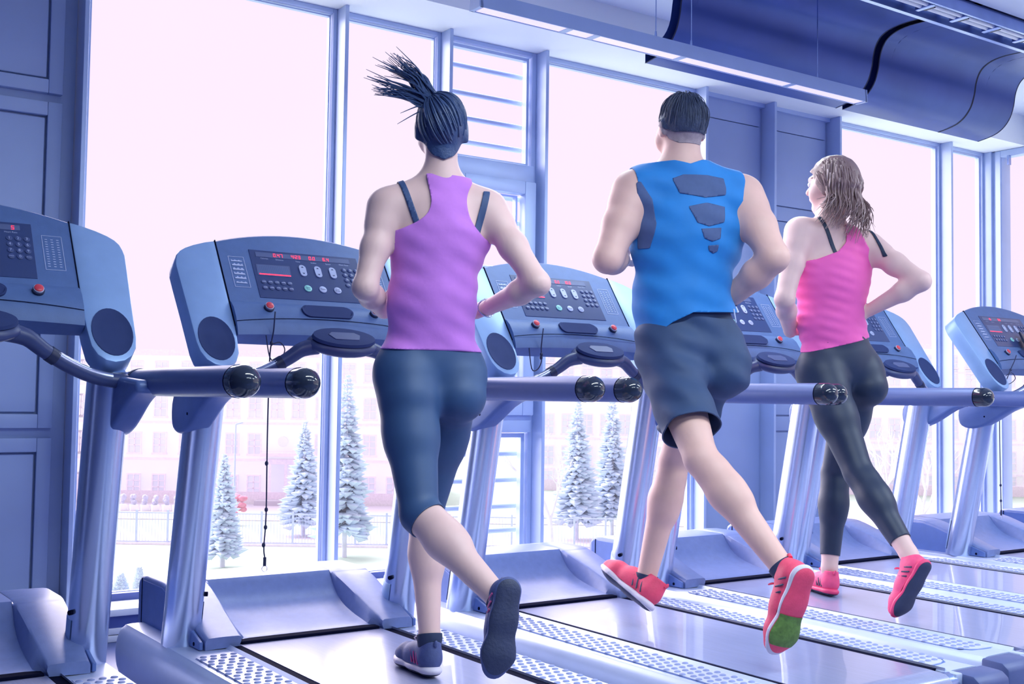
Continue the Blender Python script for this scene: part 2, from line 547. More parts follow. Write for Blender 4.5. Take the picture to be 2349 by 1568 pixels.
front, back = refine(front, 3), refine(back, 2)
prof = front + back
duct = empty('air_duct', (3.3, 0.9, 3.0))
tag(duct, 'big dark navy curved air duct hung under the ceiling by the windows', 'duct')
for x0, x1 in ((1.983, 3.375), (3.43, 4.300), (4.306, 4.704)):
    d = MB().loft([[(x - 3.3, y - 0.9, z - 3.0) for y, z in prof] for x in (x0, x1)], True, False, False)
    d.build('duct_segment', 'duct', duct, smooth=40)
    for x in (x0, x1):
        lip = MB().loft([[(x - 3.3 + s, y - 0.9, z - 3.0 - .001) for y, z in front] for s in (-0.004, 0.004)], False)
        lip.build('seam_edge', 'duct_in', duct)
    inn = MB()
    n = min(len(front), len(back))
    a = [front[int(i * (len(front) - 1) / (n - 1))] for i in range(n)]
    b = [back[::-1][int(i * (len(back) - 1) / (n - 1))] for i in range(n)]
    inn.loft([[(x0 + .10 - 3.3, y - .9, z - 3.0) for y, z in a], [(x0 + .10 - 3.3, y - .9, z - 3.0) for y, z in b]], False)
    inn.build('dark_throat', 'duct_in', duct)
MB().tube([(3.33 - 3.3, .55 - .9, .05), (3.33 - 3.3, .55 - .9, .12)], .01, 8).build('hanger', 'steel', duct)
MB().tube([(2.2 - 3.3, .55 - .9, .05), (2.2 - 3.3, .55 - .9, .12)], .01, 8).build('hanger', 'steel', duct)
MB().tube([(4.5 - 3.3, .55 - .9, .05), (4.5 - 3.3, .55 - .9, .12)], .01, 8).build('hanger', 'steel', duct)

# ------------------------------------------------------------------ pendant linear lamp
FX0, FX1, FY, FZ = 0.700, 2.985, 0.822, 2.50
lamp = empty('pendant_lamp', (0.5 * (FX0 + FX1), FY, FZ))
tag(lamp, 'long grey pendant strip lamp on thin wires in front of the duct', 'lamp')
lx = (FX1 - FX0) / 2
pr = [(-0.036, 0.0), (-0.030, 0.062), (0.030, 0.062), (0.036, 0.0), (0.031, 0.0), (0.027, 0.008), (-0.027, 0.008), (-0.031, 0.0)]
MB().loft([[(x, y, z) for y, z in pr] for x in (-lx, lx)]).build('lamp_housing', 'fixture', lamp)
MB().bb(-lx + .02, lx - .02, -.028, .028, .002, .010).build('diffuser', 'diffuser', lamp)
for x in (-lx + .42, -lx + .56, -0.1, 0.6):
    MB().bb(x, x + .03, -.029, .029, .000, .004).build('diffuser_joint', 'fixture', lamp)
for s in (-1, 1):
    MB().prism(pr[:4], lambda a, b, d: (s * lx + d, a, b), -.012 * s, .006 * s).build('end_cap', 'fixture', lamp)
ld = bpy.data.lights.new('strip_light', 'AREA')
ld.shape = 'RECTANGLE'
ld.size, ld.size_y = 2 * lx - .05, .05
ld.energy = LAMP_W * .45
ld.color = (0.82, 0.96, 1.0)
lo_ = bpy.data.objects.new('strip_light', ld)
COL.objects.link(lo_)
lo_.parent = lamp
lo_.location = (0, 0, -.004)
for x, yy in ((1.62, 0), (1.829, 0), (2.658, 0)):
    c = MB().tube([(x - 1.8425, yy, .062), (x - 1.8425, yy, .48)], .0022, 6)
    w = c.build('suspension_wire', 'steel', lamp)
    MB().tube([(x - 1.8425, 0, .062), (x - 1.8425, 0, .095)], [.007, .004], 8).build('wire_gripper', 'steel', w)

# unseen fill lamps added behind the viewer, built like the visible pendant
for i, (x, y) in enumerate(((0.3, -1.6), (3.6, -1.6), (0.3, -4.0), (3.6, -4.0))):
    pl = empty('pendant_lamp', (x, y, 2.62))
    tag(pl, 'unseen strip lamp added as fill behind the viewer, %s' % ('nearer row, left', 'nearer row, right', 'farther row, left', 'farther row, right')[i], 'lamp', 'added fill lamps over the room')
    MB().loft([[(a, b, c) for b, c in pr] for a in (-lx, lx)]).build('lamp_housing', 'fixture', pl)
    MB().bb(-lx + .02, lx - .02, -.028, .028, .002, .010).build('diffuser', 'diffuser', pl)
    for a in (-.6, .6):
        MB().tube([(a, 0, .062), (a, 0, .36)], .0022, 6).build('suspension_wire', 'steel', pl)
    ld = bpy.data.lights.new('strip_light', 'AREA')
    ld.shape = 'RECTANGLE'
    ld.size, ld.size_y = 2 * lx - .05, .06
    ld.energy = LAMP_W * (1.0, 1.05, 1.0, 1.05)[i]
    ld.color = (0.82, 0.96, 1.0)
    lo_ = bpy.data.objects.new('strip_light', ld)
    COL.objects.link(lo_)
    lo_.parent = pl
    lo_.location = (0, 0, -.004)

# trough lamp on the ceiling edge
tr = empty('trough_lamp', (3.6, 0.50, 2.90))
tag(tr, 'open steel trough lamp with bare tubes on the ceiling edge, top right', 'lamp')
MB().bb(-1.6, 1.7, -.085, .085, .03, .06).build('trough_back', 'steel', tr)
MB().bb(-1.6, 1.7, .06, .085, -.012, .03).build('trough_side', 'steel', tr)
MB().bb(-1.6, 1.7, -.085, -.072, -.004, .03).build('trough_side', 'steel', tr)
for yy in (-.035, .0):
    MB().tube([(-1.58, yy, .008), (1.68, yy, .008)], .011, 10).build('lamp_tube', 'sill', tr, smooth=60)
k = -1.4
while k < 1.65:
    t_ = MB().bb(k, k + .026, -.068, .03, -.008, .03)
    t_.build('tube_clamp', 'steel', tr, bevel=.003, bseg=1)
    MB().bb(k + .03, k + .055, -.045, .01, -.003, .02).build('tube_socket', 'dark', tr)
    k += .27
tr2 = empty('ceiling_lamp', (4.15, -0.1, 2.93))
tag(tr2, 'white flat lamp flush on the ceiling in the top right corner', 'lamp')
MB().bb(-1.2, 1.2, -.06, .06, 0, .03).build('lamp_housing', 'fixture', tr2)
MB().bb(-1.18, 1.18, -.045, .045, -.006, .004).build('diffuser', 'diffuser', tr2)


# ------------------------------------------------------------------ the treadmill
CS, CC = 0.5707, 0.8212


def CP(x, s, n=0.0):
    """point on the sloping console face: across, up the face, out towards the runner"""
    return (x, 0.617 + CS * s - CC * n, 1.2307 + CC * s + CS * n)


def shelf(s):
    pts = ((-.06, -.004), (-.037, .002), (-.02, .010), (0.0, .014), (.02, .019), (.06, .018), (.085, .010), (.10, .0), (.11, 0.0), (.5, 0.0))
    for (a, na), (b, nb) in zip(pts, pts[1:]):
        if a <= s <= b:
            return na + (nb - na) * (s - a) / (b - a)
    return 0.0


def stadium(cx_, cs, hw, hs, n=10):
    r = min(hw, hs)
    out = []
    for k in range(2 * n):
        t = 2 * PI * k / (2 * n)
        out.append((cx_ + (hw - r) * (1 if math.cos(t) >= 0 else -1) + r * math.cos(t),
                    cs + (hs - r) * (1 if math.sin(t) >= 0 else -1) + r * math.sin(t)))
    return out


def disc(mb, x, s, rx, rs, n0, n1, seg=18, dome=0.0):
    ring0 = [CP(x + rx * math.cos(2 * PI * k / seg), s + rs * math.sin(2 * PI * k / seg), n0) for k in range(seg)]
    ring1 = [CP(x + rx * math.cos(2 * PI * k / seg), s + rs * math.sin(2 * PI * k / seg), n1) for k in range(seg)]
    ring2 = [CP(x + .8 * rx * math.cos(2 * PI * k / seg), s + .8 * rs * math.sin(2 * PI * k / seg), n1 + dome) for k in range(seg)]
    mb.loft([ring0, ring1, ring2])


def make_treadmill():
    root = empty('treadmill')
    # deck ------------------------------------------------------------
    MB().bb(-.44, .44, -.74, 1.18, .035, .205).build('deck_frame', 'gap', root)
    sec = [(.289, .02), (.289, .222), (.30, .225), (.425, .225), (.445, .219), (.461, .204), (.472, .17), (.476, .13), (.470, .08), (.455, .045), (.43, .02)]
    sec = refine(sec, 2)
    for s in (-1, 1):
        rings = []
        for y, k, dz in ((-.79, 1, 0), (-.6, 1, 0), (0, 1, 0), (.6, 1, 0), (1.17, 1, 0), (1.205, .985, -.004), (1.222, .95, -.012)):
            rings.append([(s * (.38 + (x - .38) * k), y, .12 + (z - .12) * k + dz * 0) for x, z in sec])
        MB().loft(rings).build('side_rail', 'deck', root, smooth=40)
        # recessed trim on the outside of the rail
        tp = stadium(-.36, .105, .34, .042)
        MB().prism(tp, lambda a, b, d: (s * d, a, b), .460, .4785).build('rail_trim', 'hood', root, bevel=.002, bseg=1)
        # foot strip with raised studs
        st = []
        for a, b in ((.425, .56), (.425, -.64), (.418, -.68), (.40, -.705), (.37, -.718), (.300, -.722), (.300, .585), (.41, .585)):
            st.append((a, b))
        fs = MB().prism(st, lambda a, b, d: (s * a, b, d), .224, .2285).build('foot_strip', 'tread', root)
        MB().prism([(.4285, .56), (.4285, -.68), (.40, -.715), (.36, -.724), (.298, -.728), (.298, .588), (.41, .588)],
                   lambda a, b, d: (s * a, b, d), .2235, .2258).build('strip_outline', 'hood_side', fs)
        dm = MB()
        row = 0
        y = .555
        while y > -.69:
            for c in range(4):
                xx = .3155 + c * .0315 + (.008 if row % 2 else -.004)
                if xx > .419:
                    continue
                rg = []
                for rr, zz in ((.0112, .2282), (.0096, .2312), (.0050, .2326)):
                    rg.append([(s * xx + rr * math.cos(2 * PI * k / 8), y + rr * .85 * math.sin(2 * PI * k / 8), zz) for k in range(8)])
                dm.loft(rg, True, False, True)
            y -= .0335
            row += 1
        dm.build('raised_studs', 'stud', fs, smooth=50, stuff=True)
        # rear cap
        cap = MB().prism([(-.79, .225), (-.862, .222), (-.885, .205), (-.90, .03), (-.79, .02)], lambda a, b, d: (s * d, a, b), .318, .470)
        rc = cap.build('rear_cap', 'end_cap', root, bevel=.009)
        disc_ = MB().tube([(s * .40, -.8895, .12), (s * .40, -.9005, .12)], .008, 10)
        disc_.build('cap_bolt', 'gap', rc)
        MB().bb(s * .30 - .016, s * .30 + .016, -.83, -.72, .19, .226).build('roller_guard', 'deck', root, bevel=.004)
    # belt ------------------------------------------------------------
    bp = []
    for y in (.66, .3, -.1, -.5, -.76):
        bp.append((y, .231))
    for k in range(1, 8):
        t = PI * k / 8
        bp.append((-.80 - .046 * math.sin(t) , .185 + .046 * math.cos(t)))
    bp += [(-.76, .139), (.66, .139)]
    MB().loft([[(x, y, z) for y, z in bp] for x in (-.251, .251)]).build('running_belt', 'belt', root, smooth=40)
    MB().bb(-.2875, .2875, -.76, .70, .10, .2287).build('deck_board', 'gap', root)
    MB().tube([(-.29, -.80, .185), (.29, -.80, .185)], .042, 16).build('rear_roller', 'steel', root, smooth=50)
    # motor hood -------------------------------------------------------
    arm = [(.648, .262), (.70, .279), (.76, .299), (.82, .320), (.88, .341), (.94, .361), (.985, .374), (1.02, .382)]
    arm = refine(arm, 2) + [(1.0105, .3795), (1.0015, .377)]
    arm = sorted(set(arm))
    scoop = [(.70, .240), (.74, .2455), (.79, .251), (.84, .259), (.88, .268), (.92, .282), (.95, .299), (.975, .321), (.993, .345), (1.008, .368), (1.016, .379), (1.02, .3825)]

    def interp(tab, q):
        if q <= tab[0][0]:
            return tab[0][1]
        for (a, va), (b, vb) in zip(tab, tab[1:]):
            if a <= q <= b:
                return va + (vb - va) * (q - a) / (b - a)
        return tab[-1][1]
    ys = [y for y, _ in arm] + [1.05, 1.12, 1.20, 1.245, 1.262, 1.268]
    rings = []
    for y in ys:
        zt = interp(arm, y)
        if y > 1.2:
            zt = {1.245: .380, 1.262: .368, 1.268: .350}.get(y, .385)
        elif y > 1.03:
            zt = .385
        zs = min(zt, interp(scoop, y)) if y >= .70 else .15
        u = min(1.0, max(0.0, (y - .648) / .37))
        xo = .366 + .016 * u
        xi = .250 - .018 * u                      # inner edge of the arm top
        xs = .246 - .050 * max(0, min(1, (y - .70) / .32)) * (1 - u) - .018 * u   # foot of the scoop side
        xs = .212 + .010 * u
        if y >= 1.025:
            xs = xi - .01
            zs = zt
        if y < .70:
            xs, zs = xi - .002, .226
        ft = .226 if y < .70 else .205
        half = [(xo, ft), (xo, zt - .012), (xo - .004, zt - .004), (xo - .012, zt), ((xo + xi) / 2, zt + .001), (xi + .008, zt), (xi + .001, zt - .004),
                (xi - .35 * (xi - xs), zt - .45 * (zt - zs)), (xs + .008, zs + .10 * (zt - zs)), (xs - .012, zs), (xs * .5, zs), (0, zs)]
        ring = [(-a, y, b) for a, b in half] + [(a, y, b) for a, b in half[-2::-1]]
        rings.append(ring)
    rings = [[(x, y, z) for x, y, z in r] for r in rings]
    hd = MB().loft(rings, False)
    nn = len(rings[0])
    # front faces of the two feet, back face
    r0 = rings[0]
    o = len(hd.v)
    hd.f.append(tuple(range(0, 9)))
    hd.f.append(tuple(range(nn - 9, nn)))
    e0 = (len(rings) - 1) * nn
    hd.f.append(tuple(e0 + i for i in range(nn)))
    hood = hd.build('motor_hood', 'hood', root, smooth=38)
    for s in (-1, 1):
        side = [(.652, .228), (.652, .252), (.70, .266), (.82, .306), (.94, .348), (1.02, .368), (1.24, .368), (1.258, .355), (1.262, .205), (.80, .205), (.79, .226)]
        MB().prism(side, lambda a, b, d: (s * d, a, b), .372, .3835).build('hood_side_panel', 'hood_side', hood, bevel=.002, bseg=1)
        MB().tube([(s * .380, .70, .24), (s * .3855, .70, .24)], .006, 8).build('hood_screw', 'gap', hood)
        MB().bb(s * .384 - .0012, s * .384 + .0012, 1.225, 1.229, .21, .372).build('hood_seam', 'gap', hood)
    MB().bb(-.245, .245, .655, .715, .2255, .240).build('hood_dark_strip', 'gap', root, bevel=.003, bseg=1)  # black strip between the hood scoop and the belt
    # uprights ---------------------------------------------------------
    for s in (-1, 1):
        a, b = Vector((s * .392, .803, .2255)), Vector((s * .388, .630, 1.085))
        pts = [a + (b - a) * t for t in (0, .1, .3, .5, .7, .85, 1)]
        up = MB().tube(pts, .066, 28, True, .88, axis=(1, 0, 0)).build('upright', 'silver', root, smooth=50)
        # moulded collar at the foot
        rgs = []
        ax = (b - a).normalized()
        e1 = Vector((1, 0, 0))
        e2 = ax.cross(e1)
        for t0 in (.0, .004, .155, .159):
            rg = []
            for k in range(17):
                th = -PI * .12 + PI * .92 * k / 16
                dirv = (-e1 * s * math.cos(th) * .88 - e2 * -math.sin(th))
                rr = .0685 if 0 < t0 < .158 else .065
                hgt = t0 * (1 - .25 * max(0, math.cos(th)))
                rg.append(a + ax * (.02 + hgt) + dirv * rr)
            rgs.append(rg)
        MB().loft(rgs, False).build('upright_collar', 'silver_pod', up, smooth=50)
        p = a + ax * .16
        MB().tube([p + Vector((-s * .050, -.02, 0)), p + Vector((-s * .064, -.028, 0))], .0075, 8).build('collar_bolt', 'gap', up)
    # console ----------------------------------------------------------
    rows = [-.037, -.034, -.02, 0, .02, .04, .06, .085, .10, .115, .18, .25, .31, .345, .9]
    xs = [-.3075 + .615 * i / 20 for i in range(21)]

    def top(x):
        return .405 - .055 * (x / .308) ** 2
    g = []
    for ri, s0 in enumerate(rows):
        rw = []
        for x in xs:
            lo = .010 * (1 - (x / .3075) ** 2)
            s_ = s0 + lo if s0 < .05 else s0
            n_ = shelf(s0)
            if s0 > .5:
                s_, n_ = top(x), -.004
            elif s0 > .34:
                s_, n_ = top(x) - .006, 0.0
            rw.append(CP(x, s_, n_))
        g.append(rw)
    g.append([CP(x, top(x) - .008, -.045) for x in xs])
    g.append([CP(x, .15, -.085) for x in xs])
    g.append([CP(x, -.03, -.055) for x in xs])
    body = MB()
    nx = len(xs)
    vs = [p for r in g for p in r]
    fsx = []
    R = len(g)
    for i in range(R):
        for j in range(nx - 1):
            i2 = (i + 1) % R
            fsx.append((i * nx + j, i * nx + j + 1, i2 * nx + j + 1, i2 * nx + j))
    fsx.append(tuple(i * nx for i in range(R)))
    fsx.append(tuple(i * nx + nx - 1 for i in range(R))[::-1])
    body.add(vs, fsx)
    con = body.build('console', 'console', root, smooth=32)
    # groove line and recessed tray
    gl = MB()
    for i in range(20):
        x0, x1 = xs[i], xs[i + 1]
        sa, sb = .006 + .02 * (1 - (x0 / .3075) ** 2), .006 + .02 * (1 - (x1 / .3075) ** 2)
        gl.add([CP(x0, sa - .0012, shelf(sa) + .0012), CP(x1, sb - .0012, shelf(sb) + .0012), CP(x1, sb + .0012, shelf(sb) + .0012), CP(x0, sa + .0012, shelf(sa) + .0012)], [(0, 1, 2, 3)])
    gl.build('console_groove', 'gap', con)
    ty = stadium(.016, .060, .092, .0275, 12)
    tm = MB()
    tm.loft([[CP(a, b, shelf(b) + .0005) for a, b in ty], [CP(a, b, shelf(b) + .0075) for a, b in ty],
             [CP(.016 + (a - .016) * .95, .06 + (b - .06) * .86, shelf(b) + .0075) for a, b in ty],
             [CP(.016 + (a - .016) * .92, .06 + (b - .06) * .80, shelf(.06) + .0055) for a, b in ty]])
    tm.build('console_tray', 'recess', con, smooth=30)
    # display panel
    dp = MB().prism([(-.200, .119), (.199, .122), (.200, .326), (-.199, .324)], CP, -.004, .0016).build('display_panel', 'display', root, bevel=.001, bseg=1)
    F0 = lambda a, b: CP(a, b, .0036)
    MB().prism([(-.178, .294), (.168, .296), (.168, .316), (-.178, .314)], CP, .001, .0026).build('led_window', 'led_window', dp)
    MB().prism([(-.188, .214), (-.070, .214), (-.066, .262), (-.186, .260)], CP, .001, .0026).build('matrix_window', 'led_window', dp)
    lm = MB()
    for i in range(17):
        x = -.182 + i * .0066
        lm.add([CP(x, .2165, .0032), CP(x + .0055, .2165, .0032), CP(x + .0055, .2215, .0032), CP(x, .2215, .0032)], [(0, 1, 2, 3)])
    lm.build('matrix_leds', 'led', dp)
    ml = MB()
    for r in range(5):
        for i in range(17):
            x, yv = -.181 + i * .0065, .2275 + r * .0062
            ml.add([CP(x, yv, .0029), CP(x + .004, yv, .0029), CP(x + .004, yv + .003, .0029), CP(x, yv + .003, .0029)], [(0, 1, 2, 3)])
    ml.build('matrix_dots', 'console', dp, stuff=True)
    tx = MB()
    small = [('Calories', -.150, .288, .008), ('Distance', -.096, .287, .008), ('Time', -.030, .286, .008), ('Incline', .028, .286, .008),
             ('Speed', .082, .286, .008), ('Heart Rate', .142, .288, .008)]
    for t, x, s_, sz in small:
        tx.add(*text_mesh(t, sz, lambda a, b: CP(x + a, s_ + b, .0021)))
    tx.build('display_captions', 'print', dp)
    for x in (-.021, .035, .090):
        kb = MB().prism(stadium(x, .247, .013, .0245, 8), CP, .001, .005).build('rocker_key', 'button', dp, bevel=.001, bseg=1)
        ar = MB()
        for sg in (1, -1):
            ar.add([CP(x - .005, .247 + sg * .011, .0054), CP(x + .005, .247 + sg * .011, .0054), CP(x, .247 + sg * .017, .0054)], [(0, 1, 2)])
        ar.build('key_arrows', 'display', kb)
    for x, m_, t1, t2 in ((-.0205, 'green', 'Quick', 'Start'), (.034, 'button', 'Pause', ''), (.0885, 'button', 'Cool', 'Down')):
        b_ = MB()
        disc(b_, x, .170, .0135, .0135, .001, .004, 18, .001)
        kb = b_.build('round_key', m_, dp, smooth=50)
        tt = MB()
        for t, dy in ((t1, .0035 if t2 else 0), (t2, -.0035)):
            if t:
                tt.add(*text_mesh(t, .0075, lambda a, b: CP(x + a, .170 + dy + b, .0054)))
        tt.build('key_caption', 'display', kb)
    for r in range(2):
        for c in range(5):
            b_ = MB()
            disc(b_, -.1745 + c * .0228, .186 - r * .0245, .0092, .0085, .001, .0035, 12, .0008)
            kb = b_.build('program_key', 'key', dp, smooth=50)
    tt = MB()
    for r in range(2):
        for c in range(5):
            x, s_ = -.1745 + c * .0228, .186 - r * .0245
            tt.add([CP(x + a, s_ + b, .0050) for a, b in ((-.006, -.001), (.006, -.001), (.006, .0012), (-.006, .0012))], [(0, 1, 2, 3)])
    tt.build('program_key_captions', 'print', dp)
    nums = ['1', '2', '3', '4', '5', '6', '7', '8', '9', 'Clear', '0', 'Enter']
    tt = MB()
    for i, t in enumerate(nums):
        x, s_ = .1355 + (i % 3) * .0235, .2645 - (i // 3) * .0225
        b_ = MB()
        disc(b_, x, s_, .0090, .0085, .001, .0035, 12, .0008)
        b_.build('number_key', 'key', dp, smooth=50)
        tt.add(*text_mesh(t, .013 if len(t) == 1 else .0062, lambda a, b: CP(x + a, s_ + b, .0050)))
    tt.build('keypad_figures', 'print', dp)
    # printed tables either side of the display
    for x0, x1, nm in ((-.277, -.223, 0), (.224, .280, 1)):
        fr = MB()
        a0, a1, b0, b1, w = x0, x1, .158, .287, .0016
        for q in ((a0, b0, a1, b0 + w), (a0, b1 - w, a1, b1), (a0, b0, a0 + w, b1), (a1 - w, b0, a1, b1)):
            fr.add([CP(q[0], q[1], .0012), CP(q[2], q[1], .0012), CP(q[2], q[3], .0012), CP(q[0], q[3], .0012)], [(0, 1, 2, 3)])
        rows_ = 12 if nm else 6
        for r in range(rows_):
            yv = .272 - r * (.110 / rows_)
            if nm:
                for c in range(3):
                    xa = x0 + .008 + c * .016
                    fr.add([CP(xa, yv - .0012, .0012), CP(xa + .007, yv - .0012, .0012), CP(xa + .007, yv + .0014, .0012), CP(xa, yv + .0014, .0012)], [(0, 1, 2, 3)])
            else:
                pk = [(x0 + .008, yv - .006)]
                for c in range(9):
                    pk.append((x0 + .008 + c * .0045, yv - .004 + (.009 if (r + c) % 3 == 0 else .004) * (1 if r not in (0, 5) else .6)))
                pk.append((x0 + .046, yv - .006))
                fr.add([CP(a, b, .0012) for a, b in pk], [tuple(range(len(pk)))])
        fr.build('printed_table', 'print', con)
    # stop buttons
    for s in (-1, 1):
        b_ = MB()
        disc(b_, s * .190, .062, .0165, .0165, shelf(.06) - .004, shelf(.06) + .008, 18)
        sb = b_.build('stop_button_base', 'dark', root, smooth=50)
        b_ = MB()
        disc(b_, s * .190, .064, .0125, .0125, shelf(.06) + .006, shelf(.06) + .015, 18, .002)
        b_.build('stop_button', 'red', sb, smooth=50)
        b_ = MB()
        disc(b_, s * .190, .064, .0143, .0143, shelf(.06) + .006, shelf(.06) + .0125, 18)
        b_.build('button_ring', 'tread', sb, smooth=50)
    # side pods
    po = [(.309, .350), (.345, .340), (.385, .3245), (.415, .309), (.435, .294), (.4475, .277), (.4540, .256), (.4575, .235), (.4560, .19),
          (.4500, .05), (.4460, -.07), (.4400, -.105), (.4250, -.135), (.4020, -.153), (.376, -.159), (.350, -.153), (.330, -.135), (.3165, -.105), (.3110, -.05), (.309, .0)]
    for s in (-1, 1):
        pm = MB().prism([(a * s, b) for a, b in po], CP, -.075, .001)
        pod = pm.build('side_pod', 'silver_pod', root, bevel=.006)
        gm = MB().prism([(s * .3065, .0), (s * .3065, .352), (s * .3095, .352), (s * .3095, .0)], CP, -.02, .0016)
        gm.build('pod_seam', 'gap', pod)
        c_ = MB()
        rg = []
        for rr, n_ in ((1.0, .0008), (1.0, .0034), (.95, .0034), (.90, .0024), (.55, .0026)):
            rg.append([CP(s * (.3800 + .057 * rr * math.cos(2 * PI * k / 30)), -.055 + .083 * rr * math.sin(2 * PI * k / 30), n_) for k in range(30)])
        c_.loft(rg)
        c_.build('speaker_grille', 'recess', pod, smooth=30)
    # centre hand sensor -------------------------------------------------
    tilt = Matrix.Rotation(math.radians(32), 3, 'X')
    th = MB().ellipsoid((0, .492, 1.178), (.122, .066, .030), 28, 12, tilt).build('sensor_handle', 'grip', root, smooth=60)
    rr_ = MB()
    rg = []
    for k_, h_ in ((1.0, .016), (.97, .026), (.80, .0275), (.45, .0285)):
        rg.append([Vector((0, .492, 1.178)) + tilt @ Vector((.110 * k_ * math.cos(2 * PI * k / 28), .056 * k_ * math.sin(2 * PI * k / 28), h_ + .004)) for k in range(28)])
    rr_.loft(rg)
    rr_.build('sensor_dish', 'recess', th, smooth=40)
    wn = MB().prism([(-.042, -.026), (.042, -.026), (.056, .004), (.040, .020), (-.040, .020), (-.056, .004)],
                    lambda a, b, d: tuple(Vector((0, .492, 1.178)) + tilt @ Vector((a, b, d))), .0305, .0345)
    wn.build('sensor_window', 'key', th, bevel=.0015, bseg=1)
    for s in (-1, 1):
        pts = refine([(s * .085, .495, 1.170), (s * .135, .500, 1.158), (s * .175, .507, 1.130), (s * .235, .520, 1.094), (s * .300, .538, 1.066), (s * .355, .552, 1.052),
                      (s * .400, .556, 1.047), (s * .440, .558, 1.047)], 3)
        ga = MB().tube(pts, [.026 - .006 * min(1, i / 8) for i in range(len(pts))], 14).build('grip_arm', 'grip', root, smooth=50)
        q = pts[8:17]
        MB().tube([(a, b - .0075, c + .0085) for a, b, c in q], .0125, 10).build('pulse_plate', 'sensor', ga, smooth=50)
        MB().tube(pts[7:9], .0222, 14).build('grip_joint', 'dark', ga, smooth=50)
        # handrail
        hr = [(s * .452, y, 1.0455) for y in (.585, .578, .56, .3, 0, -.185)]
        hl = MB().tube(hr, [.026, .034, .0375, .038, .038, .038], 24).build('handrail', 'rail_foam', root, smooth=50)
        rg, rad = [], []
        for k in range(9):
            t = PI / 2 * k / 8
            rg.append((s * .452, -.215 - .0385 * math.sin(t), 1.0455))
            rad.append(max(.0015, .0388 * math.cos(t)))
        ec = MB().tube([(s * .452, -.186, 1.0455)] + rg, [.0388] + rad, 24).build('handrail_end_cap', 'cap', hl, smooth=60)
        MB().tube([(s * .452, .563, 1.0455), (s * .452, .550, 1.0455)], .0395, 24).build('handrail_ring', 'dark', hl, smooth=50)
        MB().tube([(s * .452, -.184, 1.0455), (s * .452, -.1875, 1.0455)], .0393, 24).build('end_cap_ring', 'gap', hl, smooth=50)
        # bracket between upright and handrail
        bo = refine([(.725, 1.035), (.752, .985), (.752, .935), (.735, .905), (.695, .892), (.645, .896), (.59, .915), (.53, .948), (.47, .983), (.41, 1.006), (.365, 1.018)], 2) + [(.37, 1.05), (.56, 1.06), (.70, 1.055)]
        bk = MB().prism(bo, lambda a, b, d: (s * d, a, b), .385, .4595).build('rail_bracket', 'bracket', root, bevel=.013, bseg=3)
        MB().tube([(s * .384, .60, .955), (s * .387, .60, .955)], .0045, 8).build('bracket_screw', 'gap', bk)
        MB().tube([(s * .4575, .60, .955), (s * .4605, .60, .955)], .0045, 8).build('bracket_screw', 'gap', bk)
    # the foot of the machine stands on rubber pads
    for s in (-1, 1):
        for y in (1.08, -.70):
            MB().tube([(s * .38, y, 0.0), (s * .38, y, .04)], .03, 14).build('rubber_foot', 'dark', root, smooth=50)
    return root


TM = {1: (-1.104, -.107), 2: (0, 0), 3: (1.095, .054), 4: (2.119, .110), 5: (3.124, .2236), 6: (4.183, .037), 7: (5.25, .02)}
TL = {1: 'nearest treadmill at the left edge, dark console showing a red 5',
      2: 'treadmill under the woman in purple, red display reading 0.47 and 6.4',
      3: 'treadmill under the man in blue, display reading 10.0, between purple and blue runners',
      4: 'treadmill under the woman in pink leggings top, console half hidden behind the man',
      5: 'empty treadmill just right of the woman in pink, console turned dark blue',
      6: 'empty treadmill with pale silver pod at the right edge, safety cord hanging',
      7: 'farthest treadmill in the right corner, only its hood corner in view'}
TL[4] = 'treadmill under the woman in pink, console half hidden behind the man in blue'
LEDS = {1: [('5', .150), ('4', .082), ('0.0', .028)], 2: [('0.47', -.097), ('4:23', -.032), ('0.0', .027), ('6.4', .079)],
        3: [('0.41', -.097), ('2:41', -.032), ('0.0', .027), ('10.0', .079)], 4: [('1.05', -.097), ('8:10', -.032), ('0.0', .027), ('8.0', .079)],
        5: [], 6: [('1.5', -.11), ('0.0', -.02)], 7: []}
proto = make_treadmill()
TREAD = {}
for n, (x, y) in TM.items():
    t = proto if n == 1 else copy_tree(proto)
    t.location = (x, y, 0)
    tag(t, TL[n], 'treadmill', 'treadmills in the row by the windows')
    TREAD[n] = t
for n, t in TREAD.items():
    if LEDS[n]:
        dp = [c for c in t.children if c.name.startswith('display_panel')][0]
        mb = MB()
        for txt, xx in LEDS[n]:
            seg7(mb, txt, xx, .305, .0145, lambda a, b: CP(a, b, .0034))
        mb.build('led_figures', 'led', dp)


def cord(n, pts, knots, clip=True, loop=None):
    t = TREAD[n]
    c = MB().tube(refine(pts, 4), .0024, 6).build('safety_cord', 'cord', t, smooth=60)
    for k in knots:
        MB().ellipsoid(k, (.006, .006, .008), 8, 6).build('cord_knot', 'cord', c, smooth=60)
    if clip:
        e = pts[-1]
        MB().box((e[0], e[1], e[2] - .012), (.009, .006, .028)).build('cord_clip', 'dark', c, bevel=.001, bseg=1)
        rg = [(e[0] + .009 * math.cos(a * PI / 6), e[1], e[2] - .034 + .009 * math.sin(a * PI / 6)) for a in range(13)]
        MB().tube(rg, .0012, 5).build('clip_ring', 'sensor', c)
    if loop:
        MB().tube(refine(loop, 4), .002, 6).build('cord_loop', 'cord', c, smooth=60)


CORDS_HERE = True

